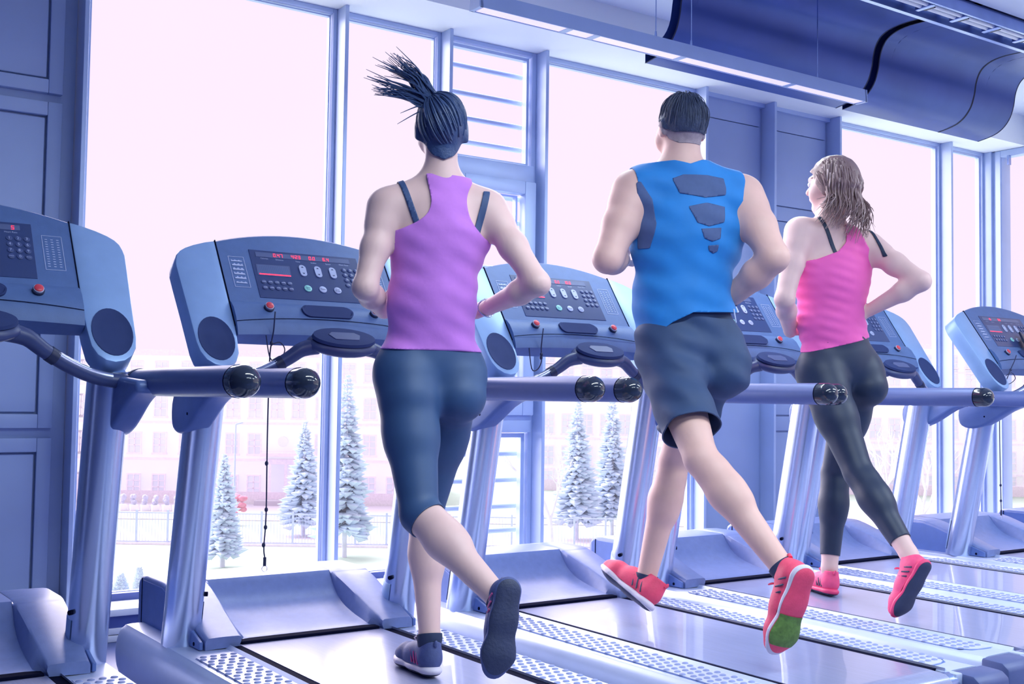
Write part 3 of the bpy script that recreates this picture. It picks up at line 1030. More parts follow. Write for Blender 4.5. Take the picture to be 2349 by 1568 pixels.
cord(2, [(-.190, .585, 1.278), (-.194, .580, 1.25), (-.193, .588, 1.216), (-.197, .592, 1.181), (-.201, .595, 1.119), (-.201, .598, .885), (-.198, .60, .64), (-.203, .60, .54), (-.199, .60, .505)],
     [(-.201, .599, .80), (-.198, .60, .655), (-.199, .60, .60), (-.204, .60, .545), (-.197, .592, 1.178)],
     loop=[(-.196, .592, 1.174), (-.169, .592, 1.182), (-.152, .592, 1.162), (-.160, .592, 1.137), (-.185, .592, 1.123), (-.203, .592, 1.137), (-.216, .592, 1.203)])
cord(3, [(-.190, .585, 1.278), (-.195, .585, 1.24), (-.195, .59, 1.201), (-.194, .59, 1.152), (-.214, .59, 1.122), (-.238, .59, 1.127), (-.244, .60, 1.205)],
     [(-.194, .59, 1.180), (-.195, .59, 1.168)], clip=False)
cord(6, [(-.190, .585, 1.278), (-.222, .575, 1.25), (-.240, .585, 1.207), (-.273, .59, 1.149), (-.296, .595, 1.12), (-.322, .60, .989), (-.319, .60, .651), (-.314, .60, .47)],
     [(-.240, .587, 1.20), (-.318, .60, .60), (-.316, .60, .52)],
     loop=[(-.281, .59, 1.168), (-.225, .59, 1.185), (-.193, .59, 1.155), (-.246, .59, 1.127), (-.29, .59, 1.13)])

# dark thing tucked on the far console at the frame's edge
ph = MB().box((0, 0, 0), (.075, .012, .14)).build('phone', 'watch', None, bevel=.005)
ph.location = Vector(TREAD[6].location) + Vector(CP(.045, .125, .030))
ph.rotation_euler = (math.radians(-34), math.radians(18), 0)
tag(ph, 'dark phone propped on the treadmill console at the right edge', 'phone')


# ------------------------------------------------------------------ implicit bodies
def A(*p):
    return np.array(p, np.float32)


def nrm(v):
    v = np.asarray(v, np.float64)
    return v / np.linalg.norm(v)


class Field:
    def __init__(self, lo, hi, h):
        self.h = h
        self.lo = np.asarray(lo, np.float64)
        self.n = np.ceil((np.asarray(hi) - self.lo) / h).astype(int) + 1
        self.g = np.full(self.n, 0.15, np.float32)

    def copy(self):
        f = Field.__new__(Field)
        f.h, f.lo, f.n, f.g = self.h, self.lo, self.n, self.g.copy()
        return f

    def _slice(self, lo, hi):
        i0 = np.maximum(0, np.floor((lo - self.lo) / self.h).astype(int))
        i1 = np.minimum(self.n, np.ceil((hi - self.lo) / self.h).astype(int) + 1)
        if np.any(i1 <= i0):
            return None
        sl = tuple(slice(a, b) for a, b in zip(i0, i1))
        ax = [(self.lo[k] + self.h * np.arange(i0[k], i1[k])).astype(np.float32) for k in range(3)]
        return sl, ax

    def _blend(self, sl, d, k):
        g = self.g[sl]
        if k <= 0:
            self.g[sl] = np.minimum(g, d)
        else:
            hh = np.maximum(k - np.abs(g - d), 0) / k
            self.g[sl] = np.minimum(g, d) - hh * hh * k * 0.25

    def cone(self, a, b, ra, rb, k=0.02, flat=None):
        a, b = np.asarray(a, np.float64), np.asarray(b, np.float64)
        m = max(ra, rb) + 0.07
        r = self._slice(np.minimum(a, b) - m, np.maximum(a, b) + m)
        if r is None:
            return self
        sl, (X, Y, Z) = r
        px, py, pz = X[:, None, None] - a[0], Y[None, :, None] - a[1], Z[None, None, :] - a[2]
        d = b - a
        L = max(1e-9, d @ d)
        t = np.clip((px * d[0] + py * d[1] + pz * d[2]) / L, 0, 1)
        vx, vy, vz = px - t * d[0], py - t * d[1], pz - t * d[2]
        q = vx * vx + vy * vy + vz * vz
        if flat is not None:
            n, f = nrm(flat[0]), flat[1]
            c = vx * n[0] + vy * n[1] + vz * n[2]
            q = q + c * c * (1 / (f * f) - 1)
        dist = np.sqrt(q) - (ra + (rb - ra) * t)
        if flat is not None and flat[1] < 1:
            dist = dist * (0.5 + 0.5 * flat[1])
        self._blend(sl, dist.astype(np.float32), k)
        return self

    def ell(self, c, axes, radii, k=0.02):
        c = np.asarray(c, np.float64)
        m = max(radii) + 0.07
        r = self._slice(c - m, c + m)
        if r is None:
            return self
        sl, (X, Y, Z) = r
        p = [X[:, None, None] - c[0], Y[None, :, None] - c[1], Z[None, None, :] - c[2]]
        q1 = q2 = 0
        for ax, rr in zip(axes, radii):
            cc = p[0] * ax[0] + p[1] * ax[1] + p[2] * ax[2]
            q1 = q1 + (cc / rr) ** 2
            q2 = q2 + (cc / rr ** 2) ** 2
        k0, k1 = np.sqrt(q1), np.sqrt(q2) + 1e-6
        self._blend(sl, (k0 * (k0 - 1) / k1).astype(np.float32), k)
        return self

    def surface(self, off=0.0, smooth=1, noise=None):
        """surface nets of g = off"""
        g = self.g - off
        if noise is not None:
            ax = [(self.lo[k] + self.h * np.arange(self.n[k])).astype(np.float32) for k in range(3)]
            g = g - noise(ax[0][:, None, None], ax[1][None, :, None], ax[2][None, None, :])
        s = g < 0
        nx, ny, nz = g.shape
        c = np.zeros((nx - 1, ny - 1, nz - 1), np.int8)
        for i in (0, 1):
            for j in (0, 1):
                for k in (0, 1):
                    c += s[i:nx - 1 + i, j:ny - 1 + j, k:nz - 1 + k]
        act = (c > 0) & (c < 8)
        idx = np.argwhere(act)
        ids = np.full(act.shape, -1, np.int32)
        ids[act] = np.arange(len(idx))
        acc = np.zeros((len(idx), 3))
        cnt = np.zeros(len(idx))
        cor = [(i, j, k) for i in (0, 1) for j in (0, 1) for k in (0, 1)]
        for p in cor:
            for ax in range(3):
                if p[ax] == 0:
                    q = list(p)
                    q[ax] = 1
                    ga = g[idx[:, 0] + p[0], idx[:, 1] + p[1], idx[:, 2] + p[2]]
                    gb = g[idx[:, 0] + q[0], idx[:, 1] + q[1], idx[:, 2] + q[2]]
                    m = (ga < 0) != (gb < 0)
                    t = np.where(m, ga / np.where(m, ga - gb, 1), 0)
                    for d in range(3):
                        acc[:, d] += np.where(m, p[d] + (t if d == ax else 0), 0)
                    cnt += m
        V = self.lo + self.h * (idx + acc / cnt[:, None])
        Q = []
        for ax in range(3):
            o1, o2 = [d for d in range(3) if d != ax]
            sa = [slice(None)] * 3
            sb = [slice(None)] * 3
            sa[ax], sb[ax] = slice(0, -1), slice(1, None)
            diff = s[tuple(sa)] != s[tuple(sb)]
            e = np.argwhere(diff)
            e = e[(e[:, o1] > 0) & (e[:, o2] > 0) & (e[:, o1] < g.shape[o1] - 1) & (e[:, o2] < g.shape[o2] - 1)]
            quad = []
            for d1, d2 in ((1, 1), (0, 1), (0, 0), (1, 0)):
                f = e.copy()
                f[:, o1] -= d1
                f[:, o2] -= d2
                quad.append(ids[f[:, 0], f[:, 1], f[:, 2]])
            quad = np.stack(quad, 1)
            inside = s[e[:, 0], e[:, 1], e[:, 2]]
            flip = inside if ax != 1 else ~inside
            quad[~flip] = quad[~flip][:, ::-1]
            Q.append(quad)
        Q = np.concatenate(Q)
        Q = Q[(Q >= 0).all(1)]
        for _ in range(smooth):
            S = np.zeros_like(V)
            n = np.zeros(len(V))
            for a, b in ((0, 1), (1, 2), (2, 3), (3, 0)):
                np.add.at(S, Q[:, a], V[Q[:, b]])
                np.add.at(S, Q[:, b], V[Q[:, a]])
                np.add.at(n, Q[:, a], 1)
                np.add.at(n, Q[:, b], 1)
            V = 0.5 * V + 0.5 * S / np.maximum(n, 1)[:, None]
        return V, Q


def clip(V, Q, fn):
    """keep the part of the surface where fn(points) > 0, cut exactly along fn = 0"""
    g = fn(V)
    ins = g > 0
    T = np.concatenate([Q[:, [0, 1, 2]], Q[:, [0, 2, 3]]])
    c = ins[T].sum(1)
    full = Q[ins[Q].all(1)]
    qmix = Q[~ins[Q].all(1) & ins[Q].any(1)]
    verts = list(map(tuple, V))
    cache = {}
    faces = [tuple(f) for f in full.tolist()]

    def cut(a, b):
        key = (a, b) if a < b else (b, a)
        if key not in cache:
            t = g[a] / (g[a] - g[b])
            cache[key] = len(verts)
            verts.append(tuple(V[a] + (V[b] - V[a]) * t))
        return cache[key]
    for q in qmix.tolist():
        for tri in ((q[0], q[1], q[2]), (q[0], q[2], q[3])):
            out = []
            for i in range(3):
                a, b = tri[i], tri[(i + 1) % 3]
                if ins[a]:
                    out.append(a)
                if ins[a] != ins[b]:
                    out.append(cut(a, b))
            if len(out) >= 3:
                faces.append(tuple(out))
    used = sorted({i for f in faces for i in f})
    mp = {o: i for i, o in enumerate(used)}
    return np.array([verts[i] for i in used]).reshape(-1, 3), [tuple(mp[i] for i in f) for f in faces]


def largest(V, F):
    """the biggest connected piece"""
    par = list(range(len(V)))

    def find(a):
        while par[a] != a:
            par[a] = par[par[a]]
            a = par[a]
        return a
    for f in F:
        r = find(f[0])
        for i in f[1:]:
            par[find(i)] = r
    cnt = {}
    for f in F:
        r = find(f[0])
        cnt[r] = cnt.get(r, 0) + 1
    b = max(cnt, key=cnt.get)
    F = [f for f in F if find(f[0]) == b]
    used = sorted({i for f in F for i in f})
    mp = {o: i for i, o in enumerate(used)}
    return np.asarray(V)[used], [tuple(mp[i] for i in f) for f in F]


def mesh_of(name, V, F, m, parent, base, thick=0.0):
    if not hasattr(F, 'tolist') and len(F):
        V, F = largest(V, F)
    me = bpy.data.meshes.new(name)
    me.from_pydata([tuple(p) for p in (np.asarray(V) - base)], [], [tuple(f) for f in (F.tolist() if hasattr(F, 'tolist') else F)])
    me.polygons.foreach_set('use_smooth', [True] * len(me.polygons))
    me.update()
    o = link(name, me, m, parent)
    if thick:
        md = o.modifiers.new('thickness', 'SOLIDIFY')
        md.thickness = thick
        md.offset = -1
    return o


def lerp_tab(tab):
    xs_ = np.array([a for a, _ in tab])
    ys_ = np.array([b for _, b in tab])
    o = np.argsort(xs_)
    return lambda q: np.interp(q, xs_[o], ys_[o])


def hand(f, wr, ha, palm_n, sc=1.0, curl=1.0, thumb_side=1):
    d = nrm(np.array(ha) - np.array(wr))
    n = np.array(palm_n, float)
    n = nrm(n - d * (n @ d))
    s = np.cross(d, n) * thumb_side                     # towards the thumb
    w = np.array(wr)
    f.cone(w, w + d * .03 * sc, .024 * sc, .027 * sc, .012, (n, .75))
    f.cone(w + d * .035 * sc, w + d * .075 * sc, .030 * sc, .034 * sc, .012, (n, .5))
    for i, (off, ln) in enumerate(((.026, .92), (.009, 1.0), (-.009, .95), (-.025, .78))):
        p = w + d * (.088 - .004 * abs(i - 1)) * sc + s * off * sc
        ang = 0.35 * curl
        for L, r in ((.036 * ln, .0088), (.024 * ln, .0080), (.019 * ln, .0074)):
            dd = d * math.cos(ang) + n * math.sin(ang)
            q = p + dd * L * sc
            f.cone(p, q, r * sc, (r - .0006) * sc, .004)
            p = q
            ang += 0.75 * curl
    p = w + d * .030 * sc + s * .026 * sc
    for L, r, a_, b_, c_ in ((.034, .0115, .62, .62, .45), (.027, .0098, .80, .20, .55), (.022, .0088, .75, -.05, .65)):
        q = p + nrm(d * a_ + s * b_ + n * c_ * curl) * L * sc
        f.cone(p, q, r * sc, (r - .001) * sc, .006)
        p = q


def head_frame(P, yaw, pitch=0.0):
    U = nrm(nrm(P['head'] - P['neck']) + np.array([0, 0, 1.2]))
    Fd = np.array([math.sin(yaw), math.cos(yaw), math.sin(pitch)])
    Fd = nrm(Fd - U * (Fd @ U))
    return np.cross(Fd, U), Fd, U


def add_head(f, P, fr, s=1.0, neck_r=.050):
    R, Fd, U = fr
    h = P['head']
    f.cone(P['neck'] - U * .05, h - U * .05 * s - Fd * .012, neck_r * 1.12, neck_r, .03)
    f.ell(h + U * .022 * s - Fd * .012 * s, (R, Fd, U), (.073 * s, .094 * s, .091 * s), .01)
    f.cone(h + Fd * .022 * s - U * .02 * s, h + Fd * .058 * s - U * .088 * s, .060 * s, .026 * s, .03)
    f.cone(h + Fd * .084 * s + U * .012 * s, h + Fd * .104 * s - U * .022 * s, .008 * s, .013 * s, .012)      # nose
    f.cone(h + Fd * .080 * s + U * .026 * s - R * .030 * s, h + Fd * .080 * s + U * .026 * s + R * .030 * s, .012 * s, .012 * s, .02)   # brow
    f.cone(h + Fd * .083 * s - U * .055 * s - R * .014 * s, h + Fd * .083 * s - U * .055 * s + R * .014 * s, .0085 * s, .0085 * s, .012)   # lips
    for sg in (-1, 1):
        f.ell(h + R * sg * .076 * s - Fd * .008 * s - U * .006 * s, (R, nrm(Fd - R * .3 * sg), U), (.009 * s, .019 * s, .031 * s), .008)
        f.cone(h + R * sg * .045 * s + Fd * .050 * s - U * .03 * s, h + R * sg * .040 * s + Fd * .055 * s - U * .04 * s, .024 * s, .022 * s, .03)
    return f


def face_bits(root, base, P, fr, s, brow_m):
    R, Fd, U = fr
    h = P['head']
    for sg in (-1, 1):
        c = h + R * sg * .031 * s + Fd * .079 * s + U * .006 * s - base
        e = MB().ellipsoid(tuple(c), (.0125 * s,) * 3, 12, 8).build('eye', 'eye', root, smooth=60)
        MB().ellipsoid(tuple(c + Fd * .0085 * s), (.0056 * s,) * 3, 10, 6).build('iris', 'iris', e, smooth=60)
        pts = [tuple(h + R * sg * (.016 + .012 * k) * s + Fd * (.0905 - .004 * k - .002 * k * k) * s + U * (.026 + .002 * k) * s - base) for k in range(4)]
        MB().tube(pts, [.002, .003, .0028, .0012], 6).build('eyebrow', brow_m, root, smooth=60)


def add_leg(f, hip, kn, an, to, he, s, k=.03, bulk=1.0):
    hip, kn, an = map(np.asarray, (hip, kn, an))
    back = nrm(np.asarray(he) - np.asarray(to))
    f.cone(hip, hip + (kn - hip) * .45, .084 * s * bulk, .074 * s * bulk, k)
    f.cone(hip + (kn - hip) * .40, kn, .074 * s * bulk, .050 * s * bulk, k)
    f.cone(kn, kn + (an - kn) * .32, .049 * s, .051 * s, .02)
    ax = nrm(an - kn)
    b = back - ax * (back @ ax)
    b = nrm(b)
    f.cone(kn + (an - kn) * .14 + b * .012 * s, kn + (an - kn) * .42 + b * .014 * s, .042 * s, .043 * s, .03)
    f.cone(kn + (an - kn) * .32, an, .050 * s, .032 * s, .03)
    f.cone(an, np.asarray(he) + (an - np.asarray(he)) * .60 + (np.asarray(to) - np.asarray(he)) * .08, .031 * s, .024 * s, .015)
    mid = np.asarray(he) * .25 + np.asarray(to) * .75 + nrm(an - np.asarray(he)) * .02
    f.cone(an - (an - np.asarray(he)) * .35 + (np.asarray(to) - np.asarray(he)) * .08, mid, .024 * s, .016 * s, .015)


def add_arm(f, sh, el, wr, s, r0=.046, r1=.037, r2=.025, delt=.05):
    sh, el, wr = map(np.asarray, (sh, el, wr))
    f.cone(sh, sh + (el - sh) * .18, delt * s, delt * .96 * s, .03)
    f.cone(sh, sh + (el - sh) * .5, r0 * s, r0 * 1.04 * s, .03)
    f.cone(sh + (el - sh) * .5, el, r0 * 1.02 * s, r1 * s, .02)
    f.cone(el, el + (wr - el) * .35, r1 * s, r1 * 1.06 * s, .02)
    f.cone(el + (wr - el) * .35, wr, r1 * 1.04 * s, r2 * s, .02)


def shoe(root, base, he, to, an, L, m_up, m_mid, m_out, extra=None, side=1):
    """a running shoe standing on the line heel -> toe"""
    he, to, an = map(np.asarray, (he, to, an))
    Fd = nrm(to - he)
    up = an - he
    up = nrm(up - Fd * (up @ Fd))
    R = np.cross(Fd, up)
    B = np.stack([R, Fd, up], 1)                    # shoe frame -> world

    def put(name, V, Fc, m, par, thick=0.0):
        W = (B @ (np.asarray(V) * (L / .285)).T).T + he
        return mesh_of(name, W, Fc, m, par, base, thick)
    f = Field((-.075, -.03, -.01), (.075, .32, .15), .0045)
    f.cone((0, .045, .052), (0, .05, .098), .035, .034, .02)
    f.cone((0, .055, .050), (.003, .14, .045), .036, .036, .03)
    f.cone((0, .085, .078), (.002, .15, .060), .027, .024, .03)
    f.cone((.003, .13, .042), (.004, .215, .034), .037, .040, .03)
    f.cone((.004, .215, .034), (.0, .252, .030), .038, .028, .02)
    V, Q = f.surface(0, 2)
    V2, F2 = clip(V, Q, lambda p: np.minimum(p[:, 2] - .022, (.104 - .10 * np.clip(p[:, 1] - .07, -.1, .04)) - p[:, 2]))
    up_o = put('shoe', V2, F2, m_up, root, .004)
    f = Field((-.075, -.03, -.03), (.075, .33, .07), .0045)
    f.cone((0, .040, .016), (.002, .12, .012), .040, .037, .02, ((0, 0, 1), .48))
    f.cone((.002, .12, .012), (.004, .215, .012), .037, .0465, .02, ((0, 0, 1), .40))
    f.cone((.004, .215, .013), (.0, .252, .018), .045, .031, .02, ((0, 0, 1), .40))
    V, Q = f.surface(0, 2)
    V2, F2 = clip(V, Q, lambda p: p[:, 2] - .006)
    put('midsole', V2, F2, m_mid, up_o)
    V2, F2 = clip(V, Q, lambda p: .0062 - p[:, 2])
    put('outsole', V2 - np.array([0, 0, .0012]), F2, m_out, up_o)
    if extra:
        V2, F2 = clip(V, Q, lambda p: np.minimum(.0058 - p[:, 2], np.minimum(p[:, 1] - .15, .245 - p[:, 1])))
        put('forefoot_patch', (V2 - np.array([0, 0, .0030])), F2, extra, up_o)
    lm = MB()
    for i in range(5):
        y, z = .105 + .019 * i, .098 - .0085 * i
        pts = [(-.024, y, z - .012), (-.012, y + .003, z - .002), (0, y + .004, z + .002), (.012, y + .003, z - .002), (.024, y, z - .012)]
        lm.tube([tuple(B @ (np.array(p) * (L / .285)) + he - base) for p in pts], .0026, 6)
    for sg in (-1, 1):
        pts = [(0, .102, .104), (sg * .016, .108, .114), (sg * .030, .112, .108), (sg * .022, .104, .100), (0, .102, .104)]
        lm.tube([tuple(B @ (np.array(p) * (L / .285)) + he - base) for p in refine(pts, 2)], .0022, 6)
    lm.build('laces', m_mid if m_up == 'shoe_grey' else m_up, up_o, smooth=60)
    for sg in (-1, 1):
        for k in range(3):
            st = MB()
            y = .055 + .022 * k
            pts = [(sg * .0395, y, .032), (sg * (.0400 - .001 * k), y + .012, .050), (sg * .036, y + .022, .066)]
            st.tube([tuple(B @ (np.array(p) * (L / .285)) + he - base) for p in pts], .0028, 6)
            st.build('side_stripe', 'sole_dark' if m_up != 'shoe_grey' else 'magenta', up_o, smooth=60)
    tab = MB().tube([tuple(B @ (np.array(p) * (L / .285)) + he - base) for p in ((0, .016, .098), (0, .012, .108), (0, .014, .114))], [.007, .006, .003], 8)
    tab.build('heel_tab', m_up, up_o, smooth=60)
    return up_o


def strands(root, base, name, m, roots, paths, r0=.0028, seg=5):
    mb = MB()
    for pts in paths:
        p = [tuple(np.asarray(q) - base) for q in refine([tuple(q) for q in pts], 3)]
        n = len(p)
        mb.tube(p, [r0 * (1 - .85 * (i / (n - 1)) ** 1.5) for i in range(n)], seg, True)
    return mb.build(name, m, root, smooth=70)


def bounds(P, m=.18):
    a = np.array(list(P.values()))
    return a.min(0) - m, a.max(0) + m


def torso_frame(P):
    U = nrm(P['neck'] - P['pel'])
    R = P['shR'] - P['shL']
    R = nrm(R - U * (R @ U))
    return R, np.cross(U, R), U


def plane_poly(pts):
    """signed inside distance of a convex polygon given clockwise or not"""
    pts = np.array(pts, float)
    c = pts.mean(0)

    def fn(r, u):
        g = np.full(r.shape, 9.0)
        for a, b in zip(pts, np.roll(pts, -1, 0)):
            n = np.array([-(b - a)[1], (b - a)[0]])
            n = n / np.linalg.norm(n)
            if n @ (c - a) < 0:
                n = -n
            g = np.minimum(g, (r - a[0]) * n[0] + (u - a[1]) * n[1])
        return g
    return fn


def seg_param(p, a, b):
    a, b = np.asarray(a), np.asarray(b)
    d = b - a
    t = (p - a) @ d / (d @ d)
    q = a + np.clip(t, 0, 1)[:, None] * d
    return t, np.linalg.norm(p - q, axis=1)


def wrinkle(amp, fx, fy, fz, ph=0.0):
    return lambda X, Y, Z: (amp * (np.sin(X * fx + Z * fz + ph) * np.sin(Y * fy - Z * fz * .6 + 1.3 * ph) +
                                   .6 * np.sin(Z * fz * 1.7 + X * fx * .5 + 2.0 + ph))).astype(np.float32)


def person(name_label, P, spec):
    P = {k: np.array(v, float) for k, v in P.items()}
    base = np.array(spec['base'], float)
    root = empty('person', tuple(base))
    tag(root, name_label, 'person')
    s = spec['s']
    R, Fd, U = torso_frame(P)
    lo, hi = bounds(P)
    h = .0068
    T = Field(lo, hi, h)
    wv, fl = spec['widths'], spec['flat']
    hv = nrm(P['hipR'] - P['hipL'])
    hF = np.cross(U, nrm(hv - U * (hv @ U)))
    T.cone(P['hipL'] + U * .025, P['hipR'] + U * .025, wv['hip'], wv['hip'], .02, (hF, .92))
    T.cone(P['pel'] + U * .05, P['waist'], wv['belly'], wv['waist'], .04, (Fd, fl))
    T.cone(P['waist'], P['chest'] + U * .02, wv['waist'], wv['chest'], .04, (Fd, fl))
    T.cone(P['chest'], P['neck'] - U * .11, wv['chest'], wv['top'], .04, (Fd, fl * .95))
    T.cone(P['shL'] * .82 + P['shR'] * .18, P['shR'] * .82 + P['shL'] * .18, wv['bar'], wv['bar'], .05)
    for sd in 'LR':
        sg = -1 if sd == 'L' else 1
        T.cone(P['neck'] - U * .015, P['sh' + sd] + U * .004, wv['trap'], wv['trap'] * .9, .05)
        T.cone(P['sh' + sd] * .92 + P['neck'] * .08, P['chest'] + R * sg * wv['chest'] * .72, wv['bar'] * .95, wv['bar'] * .9, .05)
        T.cone(P['hip' + sd] - hF * .045 - U * .045, P['hip' + sd] - hF * .03 - U * .005, wv['glute'], wv['glute'] * .95, .03)
        if spec['female']:
            T.cone(P['chest'] + Fd * .075 + R * sg * .062 - U * .01, P['chest'] + Fd * .06 + R * sg * .06 + U * .02, .052, .05, .03)
        else:
            T.cone(P['chest'] + Fd * .06 + R * sg * .075 + U * .02, P['chest'] + Fd * .05 + R * sg * .04 + U * .01, .07, .07, .05)
        add_leg(T, P['hip' + sd], P['kn' + sd], P['an' + sd], P['to' + sd], P['he' + sd], s, .03, spec['bulk'])
    B = T.copy()
    fr = head_frame(P, spec['yaw'], spec.get('pitch', 0))
    Hd = Field(P['head'] - .24, P['head'] + .2, .006)
    add_head(Hd, P, fr, spec['hs'], spec['neck_r'])
    add_head(B, P, fr, spec['hs'], spec['neck_r'])
    for sd in 'LR':
        add_arm(B, P['sh' + sd], P['el' + sd], P['wr' + sd], s, *spec['arm'])
        inward = nrm(P['chest'] - P['wr' + sd])
        hand(B, P['wr' + sd], P['ha' + sd], inward + np.array([0, 0, -.3]), spec['hand'], 1.25, 1 if sd == 'L' else -1)
    V, Q = B.surface(0, 1)
    body = mesh_of('body', V, Q, spec['skin'], root, base)
    face_bits(root, base, P, fr, spec['hs'], spec['hair_m'])
    return root, P, base, (R, Fd, U), T, B, fr, Hd


# ------------------------------------------------------------------ woman in purple
W1 = dict(head=(-0.003, -0.099, 1.757), neck=(0.000, -0.094, 1.632), chest=(-0.004, -0.093, 1.464), waist=(-0.015, -0.087, 1.281), pel=(-0.009, -0.067, 1.088),
          shL=(-0.142, -0.038, 1.532), shR=(0.126, -0.152, 1.540), elL=(-0.222, -0.081, 1.305), wrL=(-0.081, 0.075, 1.259), haL=(-0.033, 0.120, 1.292),
          elR=(0.172, -0.326, 1.325), wrR=(0.150, -0.115, 1.270), haR=(0.140, -0.032, 1.262), hipL=(-0.078, -0.054, 1.063), hipR=(0.064, -0.080, 1.066),
          knL=(-0.108, -0.195, 0.709), anL=(-0.034, -0.468, 0.519), heL=(-0.048, -0.535, 0.586), toL=(-0.094, -0.540, 0.387),
          knR=(0.079, 0.092, 0.672), anR=(0.047, 0.000, 0.335), heR=(0.036, -0.052, 0.238), toR=(0.056, 0.190, 0.236))
sp = dict(base=(0.04, -.0, .231), s=.92, hs=.84, yaw=.40, neck_r=.044, female=True, flat=.74, bulk=1.0, hand=.92, skin='skin_w', hair_m='hair_dark',
          widths=dict(hip=.084, belly=.112, waist=.106, chest=.122, top=.085, bar=.040, trap=.036, glute=.072), arm=(.041, .034, .024, .048))
root, P, base, (R, Fd, U), T, B, fr, Hd = person('woman in a purple racerback top and navy capris running, dark ponytail flying', W1, sp)
N = P['neck']
lt = lerp_tab([(.05, -.05)] + refine([(-.02, -.045), (-.06, -.036), (-.09, -.034), (-.115, -.041), (-.135, -.058), (-.152, -.085), (-.170, -.125), (-.182, -.18), (-.19, -.30)], 4) + [(-1, -.3)])
rt_ = lerp_tab([(.05, .085)] + refine([(-.02, .083), (-.05, .070), (-.08, .066), (-.11, .072), (-.135, .085), (-.155, .103), (-.175, .130), (-.188, .19), (-.194, .30)], 4) + [(-1, .3)])


def tank(p):
    r, u, f_ = (p - N) @ R, (p - N) @ U, (p - N) @ Fd
    topu = np.where(f_ > .02, -.085 + 3.0 * np.abs(r - .015) ** 1.3, -.004 + .0 * r)
    g = np.minimum(r - lt(u), rt_(u) - r)
    return np.minimum(np.minimum(g, topu - u), u + .487 - .02 * r)


V, Q = T.surface(.0065, 1, wrinkle(.0018, 55, 40, 60))
V2, F2 = clip(V, Q, tank)
mesh_of('racerback_top', V2, F2, 'purple', root, base, .003)
V, Q = T.surface(.0042, 1)


def capri(p):
    u = (p - N) @ U
    g = -.455 - u
    ds, gs = [], []
    for sd, th in (('L', .10), ('R', .10)):
        kn, an, hp = P['kn' + sd], P['an' + sd], P['hip' + sd]
        t, d = seg_param(p, kn, an)
        t2, d2 = seg_param(p, hp, kn)
        ds.append(np.minimum(d, d2))
        gs.append(np.where(d < d2 + .03, (th - t) * .36, .1))
    return np.minimum(g, np.where(ds[0] < ds[1], gs[0], gs[1]))


V2, F2 = clip(V, Q, capri)
mesh_of('capri_leggings', V2, F2, 'navy', root, base, .003)
V, Q = B.surface(.0035, 1)
for (ra, ua), (rb, ub), w in (((-.112, -.030), (-.068, -.150), .0085), ((.118, -.070), (.098, -.165), .0095)):
    def strap(p, ra=ra, ua=ua, rb=rb, ub=ub, w=w):
        r, u, f_ = (p - N) @ R, (p - N) @ U, (p - N) @ Fd
        q = ra + (rb - ra) * (u - ua) / (ub - ua)
        return np.minimum(np.minimum(w - np.abs(r - q), .04 - f_), np.minimum(ua + .03 - u, u - ub))
    V2, F2 = clip(V, Q, strap)
    mesh_of('bra_strap', V2, F2, 'strap', root, base, .002)
hl = lerp_tab(((-.12, -.075), (-.05, -.072), (-.015, -.035), (.02, .012), (.05, .045), (.085, .062), (.12, .07)))
hR, hF_, hU = fr


def haircap(p):
    q = p - P['head']
    return (q @ hU) - hl(q @ hF_) + np.where(q @ hF_ < -.01, .40 * (.045 - np.abs(q @ hR)), 0) * np.clip((-.01 - q @ hF_) / .03, 0, 1)


V, Q = Hd.surface(.0055, 1, wrinkle(.0010, 180, 180, 60))
V2, F2 = clip(V, Q, haircap)
hc = mesh_of('hair', V2, F2, 'hair_dark', root, base, .006)
pb = np.array((-.030, -.104, 1.822))


def scalp_strands(name, m, cnt, end, line, fr, hs, off, r0, jitter=.006, tip_in=.0):
    """combed hair: strands that run over the skull from the hairline to the point end"""
    hR, hF_, hU = fr
    h = P['head']
    c = h + hU * .022 * hs - hF_ * .012 * hs
    ax = np.stack([hR, hF_, hU], 1)
    rad = np.array((.073, .094, .091)) * hs + off
    e = nrm((ax.T @ (np.asarray(end) - c)) / rad)
    paths = []
    while len(paths) < cnt:
        d_ = rng.normal(0, 1, 3)
        d_ = d_ / np.linalg.norm(d_)
        w_ = ax @ (d_ * rad) + c - h
        if w_ @ hU < line(w_ @ hF_) + .004 or d_ @ e > .93:
            continue
        om = math.acos(max(-1, min(1, d_ @ e)))
        if om > 2.5:
            continue
        pts = []
        jt = rng.normal(0, jitter, 3)
        for k in range(7):
            t = k / 6
            q = (math.sin((1 - t) * om) * d_ + math.sin(t * om) * e) / math.sin(om)
            pts.append(c + ax @ (q * (rad + .0015 * math.sin(t * PI))) + jt * math.sin(t * PI) * .4)
        paths.append(pts)
    return strands(root, base, name, m, None, paths, r0)


